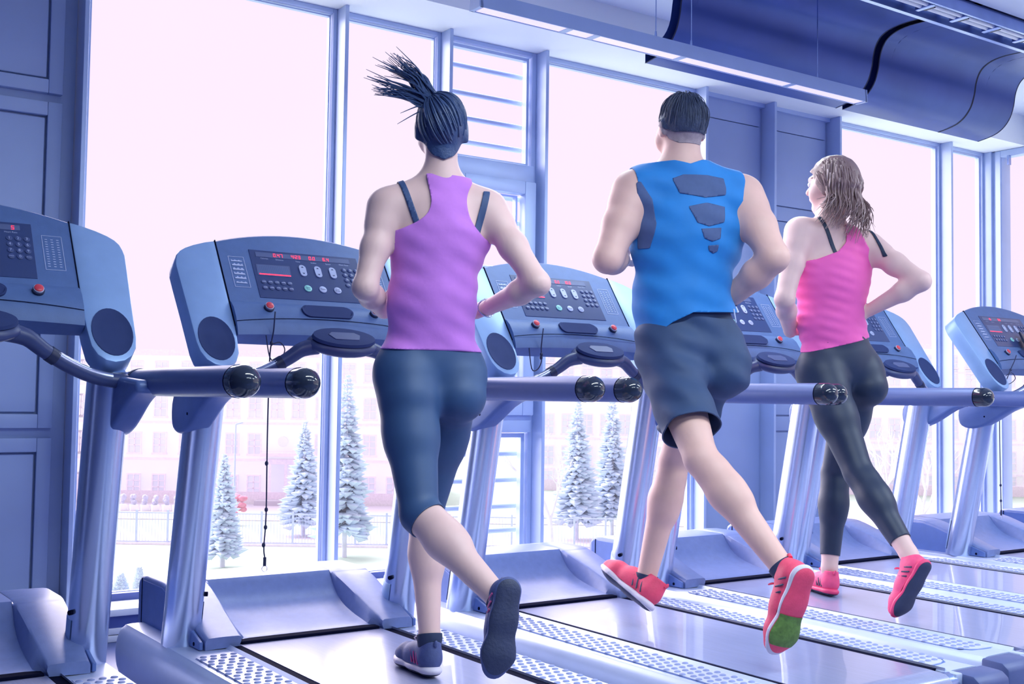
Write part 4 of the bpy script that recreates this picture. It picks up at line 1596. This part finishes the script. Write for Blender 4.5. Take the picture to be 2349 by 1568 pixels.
scalp_strands('combed_strands', 'hair_dark', 200, pb, lambda f_: hl(f_) - (.014 if f_ < -.02 else 0), fr, .84, .0065, .0030)
tips = np.array([(-.186, -.055, 1.932), (-.147, -.083, 1.944), (-.199, -.044, 1.890), (-.189, -.048, 1.854), (-.171, -.066, 1.941), (-.121, -.099, 1.921), (-.140, -.078, 1.780)])
paths = []
for i in range(110):
    k = i % 7 if i > 14 else rng.integers(0, 7)
    w = [.19, .19, .17, .15, .14, .12, .04]
    k = rng.choice(7, p=w)
    tip = tips[k] * rng.uniform(.75, 1.0) + (pb + (tips[k] - pb) * rng.uniform(.5, .9)) * 0 + tips[k] * 0
    f_ = rng.uniform(.72, 1.06)
    tip = pb + (tips[k] - pb) * f_ + rng.normal(0, .009, 3)
    st = pb + rng.normal(0, .012, 3)
    bulge = np.array([0, 0, .022]) * (1 if k in (0, 1, 4, 5) else .3) * rng.uniform(.5, 1.3)
    mid = st + (tip - st) * .5 + bulge + rng.normal(0, .005, 3)
    paths.append([st - (tip - st) * .15, st, st + (mid - st) * .6, mid, tip])
po_ = strands(root, base, 'ponytail', 'hair_dark', None, paths, .0042)
MB().ellipsoid(tuple(pb - base), (.027, .027, .027), 14, 8).build('hair_tie', 'strap', root, smooth=60)
shoe(root, base, P['heR'], P['toR'], P['anR'], .245, 'shoe_grey', 'sole_white', 'sole_dark')
shoe(root, base, P['heL'], P['toL'], P['anL'], .245, 'shoe_grey', 'shoe_grey', 'sole_dark')
V, Q = B.surface(.004, 1)
for an, kn, he in ((P['anL'], P['knL'], P['heL']), (P['anR'], P['knR'], P['heR'])):
    def sock(p, an=an, kn=kn, he=he):
        t, d = seg_param(p, an + (an - kn) * .5, kn)
        q = (p - an) @ nrm(kn - an)
        return np.minimum(np.minimum(.10 - np.linalg.norm(p - an, axis=1), .012 - q), q + .04)
    V2, F2 = clip(V, Q, sock)
    mesh_of('ankle_sock', V2, F2, 'sock', root, base, .002)
MB().tube([tuple(P['wrR'] - base + np.array([math.cos(a * PI / 8) * .030, .004 * math.sin(a), math.sin(a * PI / 8) * .026])) for a in range(17)], .0022, 6).build('bracelet', 'sensor', root, smooth=60)

# ------------------------------------------------------------------ man in blue
MN = dict(head=(1.018, 0.021, 1.930), neck=(1.013, 0.019, 1.800), chest=(1.047, 0.021, 1.574), waist=(1.044, 0.037, 1.352), pel=(1.068, 0.029, 1.205),
          shL=(0.873, 0.098, 1.711), shR=(1.220, -0.071, 1.712), elL=(0.742, 0.070, 1.475), wrL=(0.930, 0.220, 1.500), haL=(0.990, 0.270, 1.560),
          elR=(1.200, -0.232, 1.488), wrR=(1.192, -0.020, 1.352), haR=(1.196, 0.060, 1.325), hipL=(0.986, 0.052, 1.166), hipR=(1.161, 0.015, 1.171),
          knL=(0.904, -0.201, 0.834), anL=(0.960, -0.490, 0.525), heL=(0.935, -0.609, 0.548), toL=(0.902, -0.522, 0.306),
          knR=(1.179, 0.220, 0.795), anR=(1.082, 0.252, 0.385), heR=(1.040, 0.185, 0.285), toR=(1.032, 0.455, 0.400))
sp = dict(base=(1.04, .03, .231), s=1.06, hs=1.0, yaw=.25, neck_r=.060, female=False, flat=.72, bulk=.98, hand=1.1, skin='skin_m', hair_m='hair_short',
          widths=dict(hip=.098, belly=.145, waist=.138, chest=.172, top=.125, bar=.058, trap=.056, glute=.088), arm=(.055, .044, .029, .064))
root, P, base, (R, Fd, U), T, B, fr, Hd = person('man in a bright blue sleeveless shirt and dark shorts running, seen from behind', MN, sp)
N = P['neck']
TS = T.copy()
TS.cone(P['pel'] + U * .07, P['waist'], .152, .146, .04, (Fd, .84))
V, Q = TS.surface(.011, 1, wrinkle(.0035, 30, 26, 42))


def shirt(p):
    r, u, f_ = (p - N) @ R, (p - N) @ U, (p - N) @ Fd
    al = lerp_tab(((.1, -.172), (-.06, -.168), (-.12, -.150), (-.19, -.160), (-.23, -.30), (-1, -.3)))
    ar = lerp_tab(((.1, .205), (-.06, .202), (-.12, .186), (-.19, .192), (-.23, .32), (-1, .32)))
    g = np.minimum(r - al(u), ar(u) - r)
    topu = np.where(f_ > .03, -.03, .018 - .3 * np.maximum(0, .05 - np.abs(r - .01)) * (f_ < -.02))
    hem = lerp_tab(((-.3, -.56), (-.14, -.552), (-.09, -.518), (-.02, -.488), (.16, -.498), (.4, -.5)))(r)
    return np.minimum(np.minimum(g, topu - u), u - hem)


V2, F2 = clip(V, Q, shirt)
sh_o = mesh_of('sleeveless_shirt', V2, F2, 'blue', root, base, .004)
V, Q = TS.surface(.0138, 1, wrinkle(.0035, 30, 26, 42))
pix = [[(1519, 415), (1545, 407), (1600, 410), (1641, 418), (1643, 440), (1638, 471), (1590, 461), (1538, 466)],
       [(1546, 480), (1590, 473), (1636, 483), (1628, 518), (1590, 526), (1563, 517)],
       [(1570, 531), (1620, 530), (1616, 554), (1594, 560), (1576, 552)],
       [(1585, 569), (1611, 568), (1608, 582), (1598, 586), (1588, 580)]]
for pl in pix:
    fn = plane_poly([((a - 1560) / 672 + .004, -(b - 385) / 672) for a, b in pl])

    def pan(p, fn=fn):
        return np.minimum(fn((p - N) @ R, (p - N) @ U), .0 - (p - N) @ Fd)
    V2, F2 = clip(V, Q, pan)
    if len(F2):
        mesh_of('back_mesh_panel', V2, F2, 'mesh_grey', root, base, .003)


for fn in (plane_poly([(-.160, -.05), (-.128, -.11), (-.120, -.19), (-.142, -.27), (-.175, -.27), (-.175, -.05)]),):
    def pan(p, fn=fn):
        return np.minimum(fn((p - N) @ R, (p - N) @ U), .06 - (p - N) @ Fd)
    V2, F2 = clip(V, Q, pan)
    if len(F2):
        mesh_of('side_mesh_panel', V2, F2, 'mesh_grey', root, base, .003)

SF = Field(np.minimum(P['hipL'], P['hipR']) - .42, np.maximum(P['hipL'], P['hipR']) + .30, .0072)
hv = nrm(P['hipR'] - P['hipL'])
hF = np.cross(U, nrm(hv - U * (hv @ U)))
SF.cone(P['hipL'] + U * .05, P['hipR'] + U * .05, .104, .104, .02, (hF, .95))
SF.cone(P['pel'] + U * .02, P['waist'] - U * .01, .148, .144, .05, (Fd, .80))
for sd in 'LR':
    hp, kn = P['hip' + sd], P['kn' + sd]
    SF.cone(hp, hp + (kn - hp) * .85, .099, .096, .03)
    SF.cone(hp - hF * .050 - U * .05, hp - hF * .038, .104, .102, .03)
V, Q = SF.surface(.0, 1, wrinkle(.005, 34, 30, 40, 1.0))


def short(p):
    u = (p - N) @ U
    g = -(.455 + .16 * np.maximum(0, -.03 - (p - N) @ R)) - u
    for sd, th in (('L', .73), ('R', .72)):
        t, d = seg_param(p, P['hip' + sd], P['kn' + sd])
        o = 'R' if sd == 'L' else 'L'
        t2, d2 = seg_param(p, P['hip' + o], P['kn' + o])
        g = np.where(d <= d2, np.minimum(g, (th - t) * .42), g)
    return g


V2, F2 = clip(V, Q, short)
mesh_of('running_shorts', V2, F2, 'shorts', root, base, .004)
dr = MB().tube([tuple(N + R * .125 - U * .485 - Fd * .11 - base), tuple(N + R * .128 - U * .53 - Fd * .118 - base)], .0025, 6)
dr.build('drawstring', 'print', root)
hl2 = lerp_tab(((-.12, -.062), (-.06, -.060), (-.025, -.04), (-.01, .0), (.02, .012), (.05, .045), (.085, .066), (.12, .07)))
hR, hF_, hU = fr


def haircap2(p):
    q = p - P['head']
    return (q @ hU) - hl2(q @ hF_)


V, Q = Hd.surface(.0012, 1, wrinkle(.0004, 260, 260, 200))
V2, F2 = clip(V, Q, haircap2)
mesh_of('faded_nape_hair', V2, F2, 'hair_fade', root, base, .004)
V, Q = Hd.surface(.0050, 1, wrinkle(.0010, 220, 220, 160))


def haircap4(p):
    q = p - P['head']
    return (q @ hU) - hl2(q @ hF_) - .034 * np.clip((.04 - q @ hF_) / .06, 0, 1)


V2, F2 = clip(V, Q, haircap4)
mesh_of('short_hair', V2, F2, 'hair_short', root, base, .006)
crown = P['head'] + hU * .108 - hF_ * .03
scalp_strands('short_hair_strands', 'hair_short', 420, crown, lambda f_: hl2(f_) + .030 * min(1, max(0, (.04 - f_) / .06)), fr, 1.0, .0045, .0016, .012)
shoe(root, base, P['heR'], P['toR'], P['anR'], .290, 'shoe_red', 'sole_white', 'sole_dark')
shoe(root, base, P['heL'], P['toL'], P['anL'], .290, 'shoe_red', 'sole_white', 'shoe_red', 'sole_green')
V, Q = B.surface(.004, 1)
for an, kn, he in ((P['anL'], P['knL'], P['heL']), (P['anR'], P['knR'], P['heR'])):
    def sock(p, an=an, kn=kn):
        q = (p - an) @ nrm(kn - an)
        return np.minimum(np.minimum(.11 - np.linalg.norm(p - an, axis=1), .018 - q), q + .04)
    V2, F2 = clip(V, Q, sock)
    mesh_of('ankle_sock', V2, F2, 'sock', root, base, .002)
fa = nrm(P['wrR'] - P['elR'])
wm = MB().tube([tuple(P['wrR'] - fa * .035 - base), tuple(P['wrR'] - fa * .012 - base)], .0345, 18)
wo = wm.build('wristwatch', 'watch', root, smooth=50)

# ------------------------------------------------------------------ woman in pink
W2 = dict(head=(2.000, 0.193, 1.880), neck=(1.990, 0.205, 1.726), chest=(2.015, 0.205, 1.508), waist=(2.022, 0.211, 1.326), pel=(2.053, 0.199, 1.161),
          shL=(1.861, 0.240, 1.687), shR=(2.155, 0.130, 1.640), elL=(1.745, 0.210, 1.412), wrL=(1.932, 0.348, 1.301), haL=(2.003, 0.369, 1.341),
          elR=(2.179, -0.092, 1.489), wrR=(2.125, 0.105, 1.386), haR=(2.118, 0.170, 1.350), hipL=(1.961, 0.216, 1.120), hipR=(2.150, 0.177, 1.124),
          knL=(1.936, 0.012, 0.750), anL=(1.914, -0.225, 0.476), heL=(1.899, -0.324, 0.461), toL=(1.865, -0.229, 0.280),
          knR=(2.205, 0.345, 0.722), anR=(2.135, 0.316, 0.338), heR=(2.100, 0.262, 0.238), toR=(2.185, 0.465, 0.237))
sp = dict(base=(2.13, .30, .231), s=1.0, hs=.97, yaw=-.22, neck_r=.050, female=True, flat=.74, bulk=1.0, hand=.98, skin='skin_w', hair_m='hair_brown',
          widths=dict(hip=.092, belly=.130, waist=.122, chest=.138, top=.095, bar=.044, trap=.040, glute=.074), arm=(.043, .036, .025, .050))
root, P, base, (R, Fd, U), T, B, fr, Hd = person('woman in a hot pink top and black leggings running, wavy brown hair, pink shoes', W2, sp)
N = P['neck']
lt2 = lerp_tab(((.08, .048), (-.026, .042), (-.078, .030), (-.113, -.01), (-.139, -.10), (-.155, -.30), (-1, -.3)))
rt2 = lerp_tab(((.08, .105), (-.035, .103), (-.09, .118), (-.145, .150), (-.18, .35), (-1, .35)))


def tank2(p):
    r, u, f_ = (p - N) @ R, (p - N) @ U, (p - N) @ Fd
    topu = np.where(f_ > .02, -.10 + 3.0 * np.abs(r - .015) ** 1.3, -.01 + 0 * r)
    return np.minimum(np.minimum(np.minimum(r - lt2(u), rt2(u) - r), topu - u), u + .478 - .13 * r)


V, Q = T.surface(.0065, 1, wrinkle(.0022, 45, 40, 90, .5))
V2, F2 = clip(V, Q, tank2)
mesh_of('racerback_top', V2, F2, 'pink', root, base, .003)
V, Q = T.surface(.0042, 1)


def legg(p):
    u = (p - N) @ U
    g = -.43 - u
    for kn, an, th in ((P['knL'], P['anL'], .84), (P['knR'], P['anR'], .86)):
        t, d = seg_param(p, kn, an + (an - kn) * .25)
        g = np.where((d < .085) & (t > -.05), np.minimum(g, (th * .8 - t) * .45), g)
    return g


V2, F2 = clip(V, Q, legg)
lg = mesh_of('leggings', V2, F2, 'ink', root, base, .003)
V, Q = B.surface(.0035, 1)
for (ra, ua), (rb, ub), w in (((-.050, .0), (-.022, -.130), .0075), ((.165, -.055), (.168, -.150), .006)):
    def strap(p, ra=ra, ua=ua, rb=rb, ub=ub, w=w):
        r, u, f_ = (p - N) @ R, (p - N) @ U, (p - N) @ Fd
        q = ra + (rb - ra) * (u - ua) / (ub - ua)
        return np.minimum(np.minimum(w - np.abs(r - q), .04 - f_), np.minimum(ua + .03 - u, u - ub))
    V2, F2 = clip(V, Q, strap)
    if len(F2):
        mesh_of('bra_strap', V2, F2, 'ink', root, base, .002)
hR, hF_, hU = fr
hl3 = lerp_tab(((-.12, -.10), (-.05, -.09), (-.01, -.05), (.025, .0), (.05, .04), (.085, .062), (.12, .07)))


def haircap3(p):
    q = p - P['head']
    return (q @ hU) - hl3(q @ hF_)


V, Q = Hd.surface(.014, 1, wrinkle(.002, 160, 160, 50))
V2, F2 = clip(V, Q, haircap3)
hc = mesh_of('hair', V2, F2, 'hair_brown', root, base, .006)
ht = [np.array(q) for q in ((1.895, .155, 1.712), (1.945, .121, 1.672), (1.975, .10, 1.655), (2.003, .080, 1.652), (2.030, .060, 1.662), (2.046, .055, 1.680))]
for nm, mm, cnt in (('hair_locks', 'hair_brown', 190), ('light_locks', 'hair_light', 46)):
    paths = []
    for i in range(cnt):
        th = rng.uniform(-1.9, 1.9)
        el = rng.uniform(-.1, .9)
        d_ = -hF_ * math.cos(th) * math.cos(el) + hR * math.sin(th) * math.cos(el) + hU * math.sin(el)
        a = P['head'] + hU * .022 - hF_ * .012 + d_ * np.array(1.0) * .098
        x = min(4.999, max(0, (math.sin(th) * .5 + .5) * 5 * rng.uniform(.8, 1.1)))
        j = int(x)
        tip = ht[j] * (1 - (x - j)) + ht[j + 1] * (x - j) + rng.normal(0, .012, 3) + np.array([0, 0, rng.uniform(0, .09)])
        b = P['head'] - hU * .035 + (-hF_ * max(.25, math.cos(th)) + hR * math.sin(th) * .75) * .112 + rng.normal(0, .005, 3)
        c = b * .45 + tip * .55 - hF_ * .018 + rng.normal(0, .008, 3)
        paths.append([a, a * .5 + b * .5 + (a - P['head']) * .10, b, c, tip])
    strands(hc if False else root, base, nm, mm, None, paths, .0046 if cnt > 100 else .0036)
st = MB().tube(refine([tuple(P['hipL'] + U * .16 + R * -.045 - Fd * .125 - base), tuple(P['hipL'] + U * .06 - R * .068 - Fd * .105 - base), tuple(P['hipL'] - U * .06 - R * .088 - Fd * .07 - base)], 4), .002, 6)
shoe(root, base, P['heL'], P['toL'], P['anL'], .250, 'shoe_pink', 'sole_pink', 'sole_dark')
shoe(root, base, P['heR'], P['toR'], P['anR'], .250, 'shoe_pink', 'sole_pink', 'sole_dark')

# ------------------------------------------------------------------ outside: lawn, fence, trees, buildings (set square to a street across the view)
E1 = Vector((0.8195, -0.5731, 0))
E2 = Vector((0.5731, 0.8195, 0))
GZ = -5.30


def ext(lat, D, z=GZ):
    return Vector((CAM.x, CAM.y, 0)) + E1 * lat + E2 * D + Vector((0, 0, z))


EROT = math.atan2(E1.y, E1.x)
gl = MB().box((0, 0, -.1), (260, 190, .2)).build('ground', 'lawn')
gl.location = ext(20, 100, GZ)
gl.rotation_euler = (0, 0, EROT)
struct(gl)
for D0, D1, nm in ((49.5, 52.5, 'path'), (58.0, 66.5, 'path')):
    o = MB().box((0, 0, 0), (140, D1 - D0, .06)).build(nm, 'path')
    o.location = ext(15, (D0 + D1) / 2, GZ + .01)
    o.rotation_euler = (0, 0, EROT)
    struct(o)


def far_building(name, label, lat0, lat1, D, depth, z1, cols, rows_, ww, m, door=None):
    b = empty(name, ext((lat0 + lat1) / 2, D, GZ), EROT)
    tag(b, label, 'building')
    hw = (lat1 - lat0) / 2
    c = (lat0 + lat1) / 2
    MB().bb(-hw, hw, 0, depth, 0, z1 - GZ).build('wall', m, b)
    MB().bb(-hw - .2, hw + .2, -.25, depth + .2, z1 - GZ, z1 - GZ + .35).build('roof', 'roofing', b)
    MB().bb(-hw - .05, hw + .05, -.10, 0, 0, .7).build('plinth', 'roofing', b)
    for z0, zt in rows_:
        MB().bb(-hw, hw, -.05, 0, z0 - GZ - .42, z0 - GZ - .30).build('string_course', 'pane_frame', b)
        for x in cols:
            if door and abs(x - door[0]) < 1.3 and z0 < GZ + 3:
                continue
            x_ = x - c
            f = MB()
            for q in ((x_ - ww / 2 - .07, x_ - ww / 2, z0, zt), (x_ + ww / 2, x_ + ww / 2 + .07, z0, zt), (x_ - .03, x_ + .03, z0, zt),
                      (x_ - ww / 2 - .07, x_ + ww / 2 + .07, zt, zt + .08), (x_ - ww / 2 - .12, x_ + ww / 2 + .12, z0 - .12, z0),
                      (x_ - ww / 2, x_ + ww / 2, z0 + (zt - z0) * .36, z0 + (zt - z0) * .36 + .06), (x_ - ww / 2, x_ + ww / 2, z0 + (zt - z0) * .68, z0 + (zt - z0) * .68 + .05)):
                f.bb(q[0], q[1], -.06, .02, q[2] - GZ, q[3] - GZ)
            w = f.build('window', 'pane_frame', b)
            MB().bb(x_ - ww / 2, x_ + ww / 2, -.012, .01, z0 - GZ, zt - GZ).build('pane', 'pane', w)
    if door:
        x_ = door[0] - c
        d = MB().bb(x_ - 1.0, x_ + 1.0, -.03, .05, .3, 2.6).build('door', 'pane_frame', b)
        for k in (-1, 1):
            MB().bb(x_ + k * .47 - .38, x_ + k * .47 + .38, -.045, .0, .5, 2.3).build('door_pane', 'pane', d)
        MB().bb(x_ - 1.3, x_ + 1.3, -1.0, .05, 2.8, 3.0).build('canopy', 'roofing', b)
        MB().bb(x_ - 1.5, x_ + 1.5, -1.4, 0, 0, .3).build('door_step', 'path', b)
        MB().tube([(x_ - .2, -.08, 3.62), (x_ - .2, 0, 3.62)], .30, 20).build('round_emblem', 'pane', b)
    return b


def u2lat(u, D):
    return (u - 1174.5) / 2638.7 * D


def v2z(u, v, D):
    return 1.015 - (v - 913.0 - (u - 1174.5) * .0139) / 2638.7 * D


D = 67.0
cols = [u2lat(u, D) for u in (60, 118, 176, 200, 256, 313, 370, 430, 483, 536, 587, 637, 686, 740, 800, 850, 905)]
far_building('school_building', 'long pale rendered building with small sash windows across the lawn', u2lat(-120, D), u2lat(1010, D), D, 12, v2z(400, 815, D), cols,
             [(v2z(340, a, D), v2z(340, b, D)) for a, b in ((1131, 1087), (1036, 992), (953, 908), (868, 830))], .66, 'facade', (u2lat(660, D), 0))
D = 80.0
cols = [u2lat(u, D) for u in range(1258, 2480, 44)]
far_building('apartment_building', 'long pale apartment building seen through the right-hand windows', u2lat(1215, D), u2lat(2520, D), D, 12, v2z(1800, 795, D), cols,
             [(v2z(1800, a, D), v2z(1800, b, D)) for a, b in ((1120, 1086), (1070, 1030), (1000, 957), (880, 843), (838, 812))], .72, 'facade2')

# iron fence
fn = empty('iron_fence', ext(u2lat(560, 48.5), 48.5), EROT)
tag(fn, 'thin iron railing fence running along the lawn outside', 'fence')
l0, l1 = u2lat(180, 48.5), u2lat(1560, 48.5)
lc = u2lat(560, 48.5)
k = l0
while k < l1:
    MB().bb(k - lc - .04, k - lc + .04, -.04, .04, 0, 1.45).build('post', 'iron', fn)
    k += 1.31
MB().bb(l0 - lc, l1 - lc, -.02, .02, 1.30, 1.35).build('rail', 'iron', fn)
MB().bb(l0 - lc, l1 - lc, -.02, .02, .10, .15).build('rail', 'iron', fn)
pk = MB()
k = l0 + .13
while k < l1:
    pk.bb(k - lc - .008, k - lc + .008, -.008, .008, .1, 1.33)
    k += .131
pk.build('pickets', 'iron', fn, stuff=True)
MB().bb(l0 - lc, l1 - lc, -.12, .12, 0, .10).build('kerb', 'roofing', fn)


def conifer(label, u, D, top_v, hw_px, vb=None, group=None):
    lat = u2lat(u, D)
    H = v2z(u, top_v, D) - GZ
    hw = hw_px / 2638.7 * D
    t = empty('conifer', ext(lat, D))
    tag(t, label, 'tree', group)
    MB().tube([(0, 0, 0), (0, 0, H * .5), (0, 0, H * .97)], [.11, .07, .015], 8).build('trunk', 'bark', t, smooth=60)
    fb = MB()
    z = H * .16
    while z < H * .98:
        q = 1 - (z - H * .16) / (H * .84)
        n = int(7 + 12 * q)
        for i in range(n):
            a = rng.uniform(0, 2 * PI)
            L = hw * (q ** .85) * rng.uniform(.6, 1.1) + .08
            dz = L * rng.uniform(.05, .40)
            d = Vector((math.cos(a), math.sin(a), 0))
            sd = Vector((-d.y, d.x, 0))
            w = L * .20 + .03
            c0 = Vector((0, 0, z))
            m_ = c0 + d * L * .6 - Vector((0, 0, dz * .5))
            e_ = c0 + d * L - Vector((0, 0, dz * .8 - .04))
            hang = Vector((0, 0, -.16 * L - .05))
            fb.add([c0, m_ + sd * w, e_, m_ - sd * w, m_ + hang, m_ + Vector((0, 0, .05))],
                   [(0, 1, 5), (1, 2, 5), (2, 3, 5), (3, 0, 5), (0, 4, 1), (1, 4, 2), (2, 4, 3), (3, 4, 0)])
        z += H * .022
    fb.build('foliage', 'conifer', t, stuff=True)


conifer('small bluish spruce on the lawn behind the second treadmill post', 520, 42.5, 1035, 52)
conifer('bushy spruce by the fence left of the window mullion', 702, 52.0, 960, 62)
conifer('tall slim spruce just right of the window mullion', 797, 45.5, 850, 78)
conifer('hazy broad spruce left of the man beyond the window', 1325, 52, 905, 64)
conifer('hazy spruce close beside the man beyond the window', 1405, 54, 890, 56)
conifer('tiny dark fir sapling at the bottom of the left window', 332, 36.0, 1296, 14)
conifer('tiny fir sapling near the window sill, left of the upright', 290, 36.2, 1310, 20)


def bare_tree(label, u, D, top_v, seed):
    r = random.Random(seed)
    lat = u2lat(u, D)
    H = v2z(u, top_v, D) - GZ
    t = empty('bare_tree', ext(lat, D))
    tag(t, label, 'tree')
    tm, bm_ = MB(), MB()

    def grow(p, d, L, rad, lv):
        pts = [p]
        for k in range(4):
            d = (d + Vector((r.uniform(-.2, .2), r.uniform(-.2, .2), r.uniform(-.02, .16)))).normalized()
            pts.append(pts[-1] + d * L / 4)
        (tm if lv == 0 else bm_).tube(pts, [rad * (1 - .12 * i) for i in range(5)], 6)
        if lv < 4:
            for k in range(3 if lv else 5):
                q = pts[r.choice((2, 3, 4))]
                dd = (d + Vector((r.uniform(-.9, .9), r.uniform(-.9, .9), r.uniform(0, .5)))).normalized()
                grow(q, dd, L * r.uniform(.5, .72), rad * .55, lv + 1)
    grow(Vector((0, 0, 0)), Vector((0, 0, 1)), H * .42, H * .018, 0)
    tm.build('trunk', 'bark', t, smooth=60)
    bm_.build('branches', 'bark', t, smooth=60)


bare_tree('bare branching tree outside, just right of the ventilation window', 1272, 46, 880, 3)
bare_tree('bare spreading tree outside behind the woman in pink', 2035, 45, 890, 5)
bare_tree('thin bare tree outside beside the right-hand mullion', 2118, 50, 930, 8)

# planters and low shrubs along the building
for i, u in enumerate((290, 314, 339, 363, 388, 412)):
    D = 62
    o = empty('planter', ext(u2lat(u, D), D))
    tag(o, 'small white planter with clipped shrub before the pale building, %s of six from the left' % ('first', 'second', 'third', 'fourth', 'fifth', 'last')[i], 'planter', 'white planters along the pale building')
    MB().bb(-.2, .2, -.2, .2, 0, .36).build('planter_box', 'facade', o)
    sb = MB()
    for k in range(10):
        sb.ellipsoid((rng.uniform(-.07, .07), rng.uniform(-.1, .1), .55 + rng.uniform(-.15, .25)), (.12, .12, .14), 7, 5)
    sb.build('shrub', 'shrub', o, smooth=60)
sh = empty('red_shrub', ext(u2lat(533, 56), 56))
tag(sh, 'red leaved shrub behind the small spruce on the lawn', 'shrub')
sb = MB()
for k in range(46):
    a, q = rng.uniform(0, 2 * PI), rng.uniform(0, .8)
    sb.ellipsoid((math.cos(a) * q, math.sin(a) * q * .6, .5 + rng.uniform(0, .9)), (.18, .18, .13), 6, 5)
sb.build('foliage', 'redleaf', sh, smooth=60, stuff=True)
MB().tube([(0, 0, 0), (0, 0, .8)], .05, 6).build('stem', 'bark', sh)
bd = MB().box((0, 0, 0), (4.2, .10, .62)).build('banner', 'redleaf')
bd.location = ext(u2lat(2335, 46), 46, v2z(2335, 1137, 46))
bd.rotation_euler = (0, 0, EROT)
lp = empty('lamp_post', ext(u2lat(543, 55), 55))
tag(lp, 'thin tall lamp post standing behind the small spruce', 'lamp post')
MB().tube([(0, 0, 0), (0, 0, 4.9)], [.06, .035], 8).build('pole', 'iron', lp, smooth=60)
MB().tube([(0, 0, 4.9), (.35, 0, 4.98)], .04, 8).build('lamp_head', 'iron', lp, smooth=60)
bpy.data.objects.remove(bd)
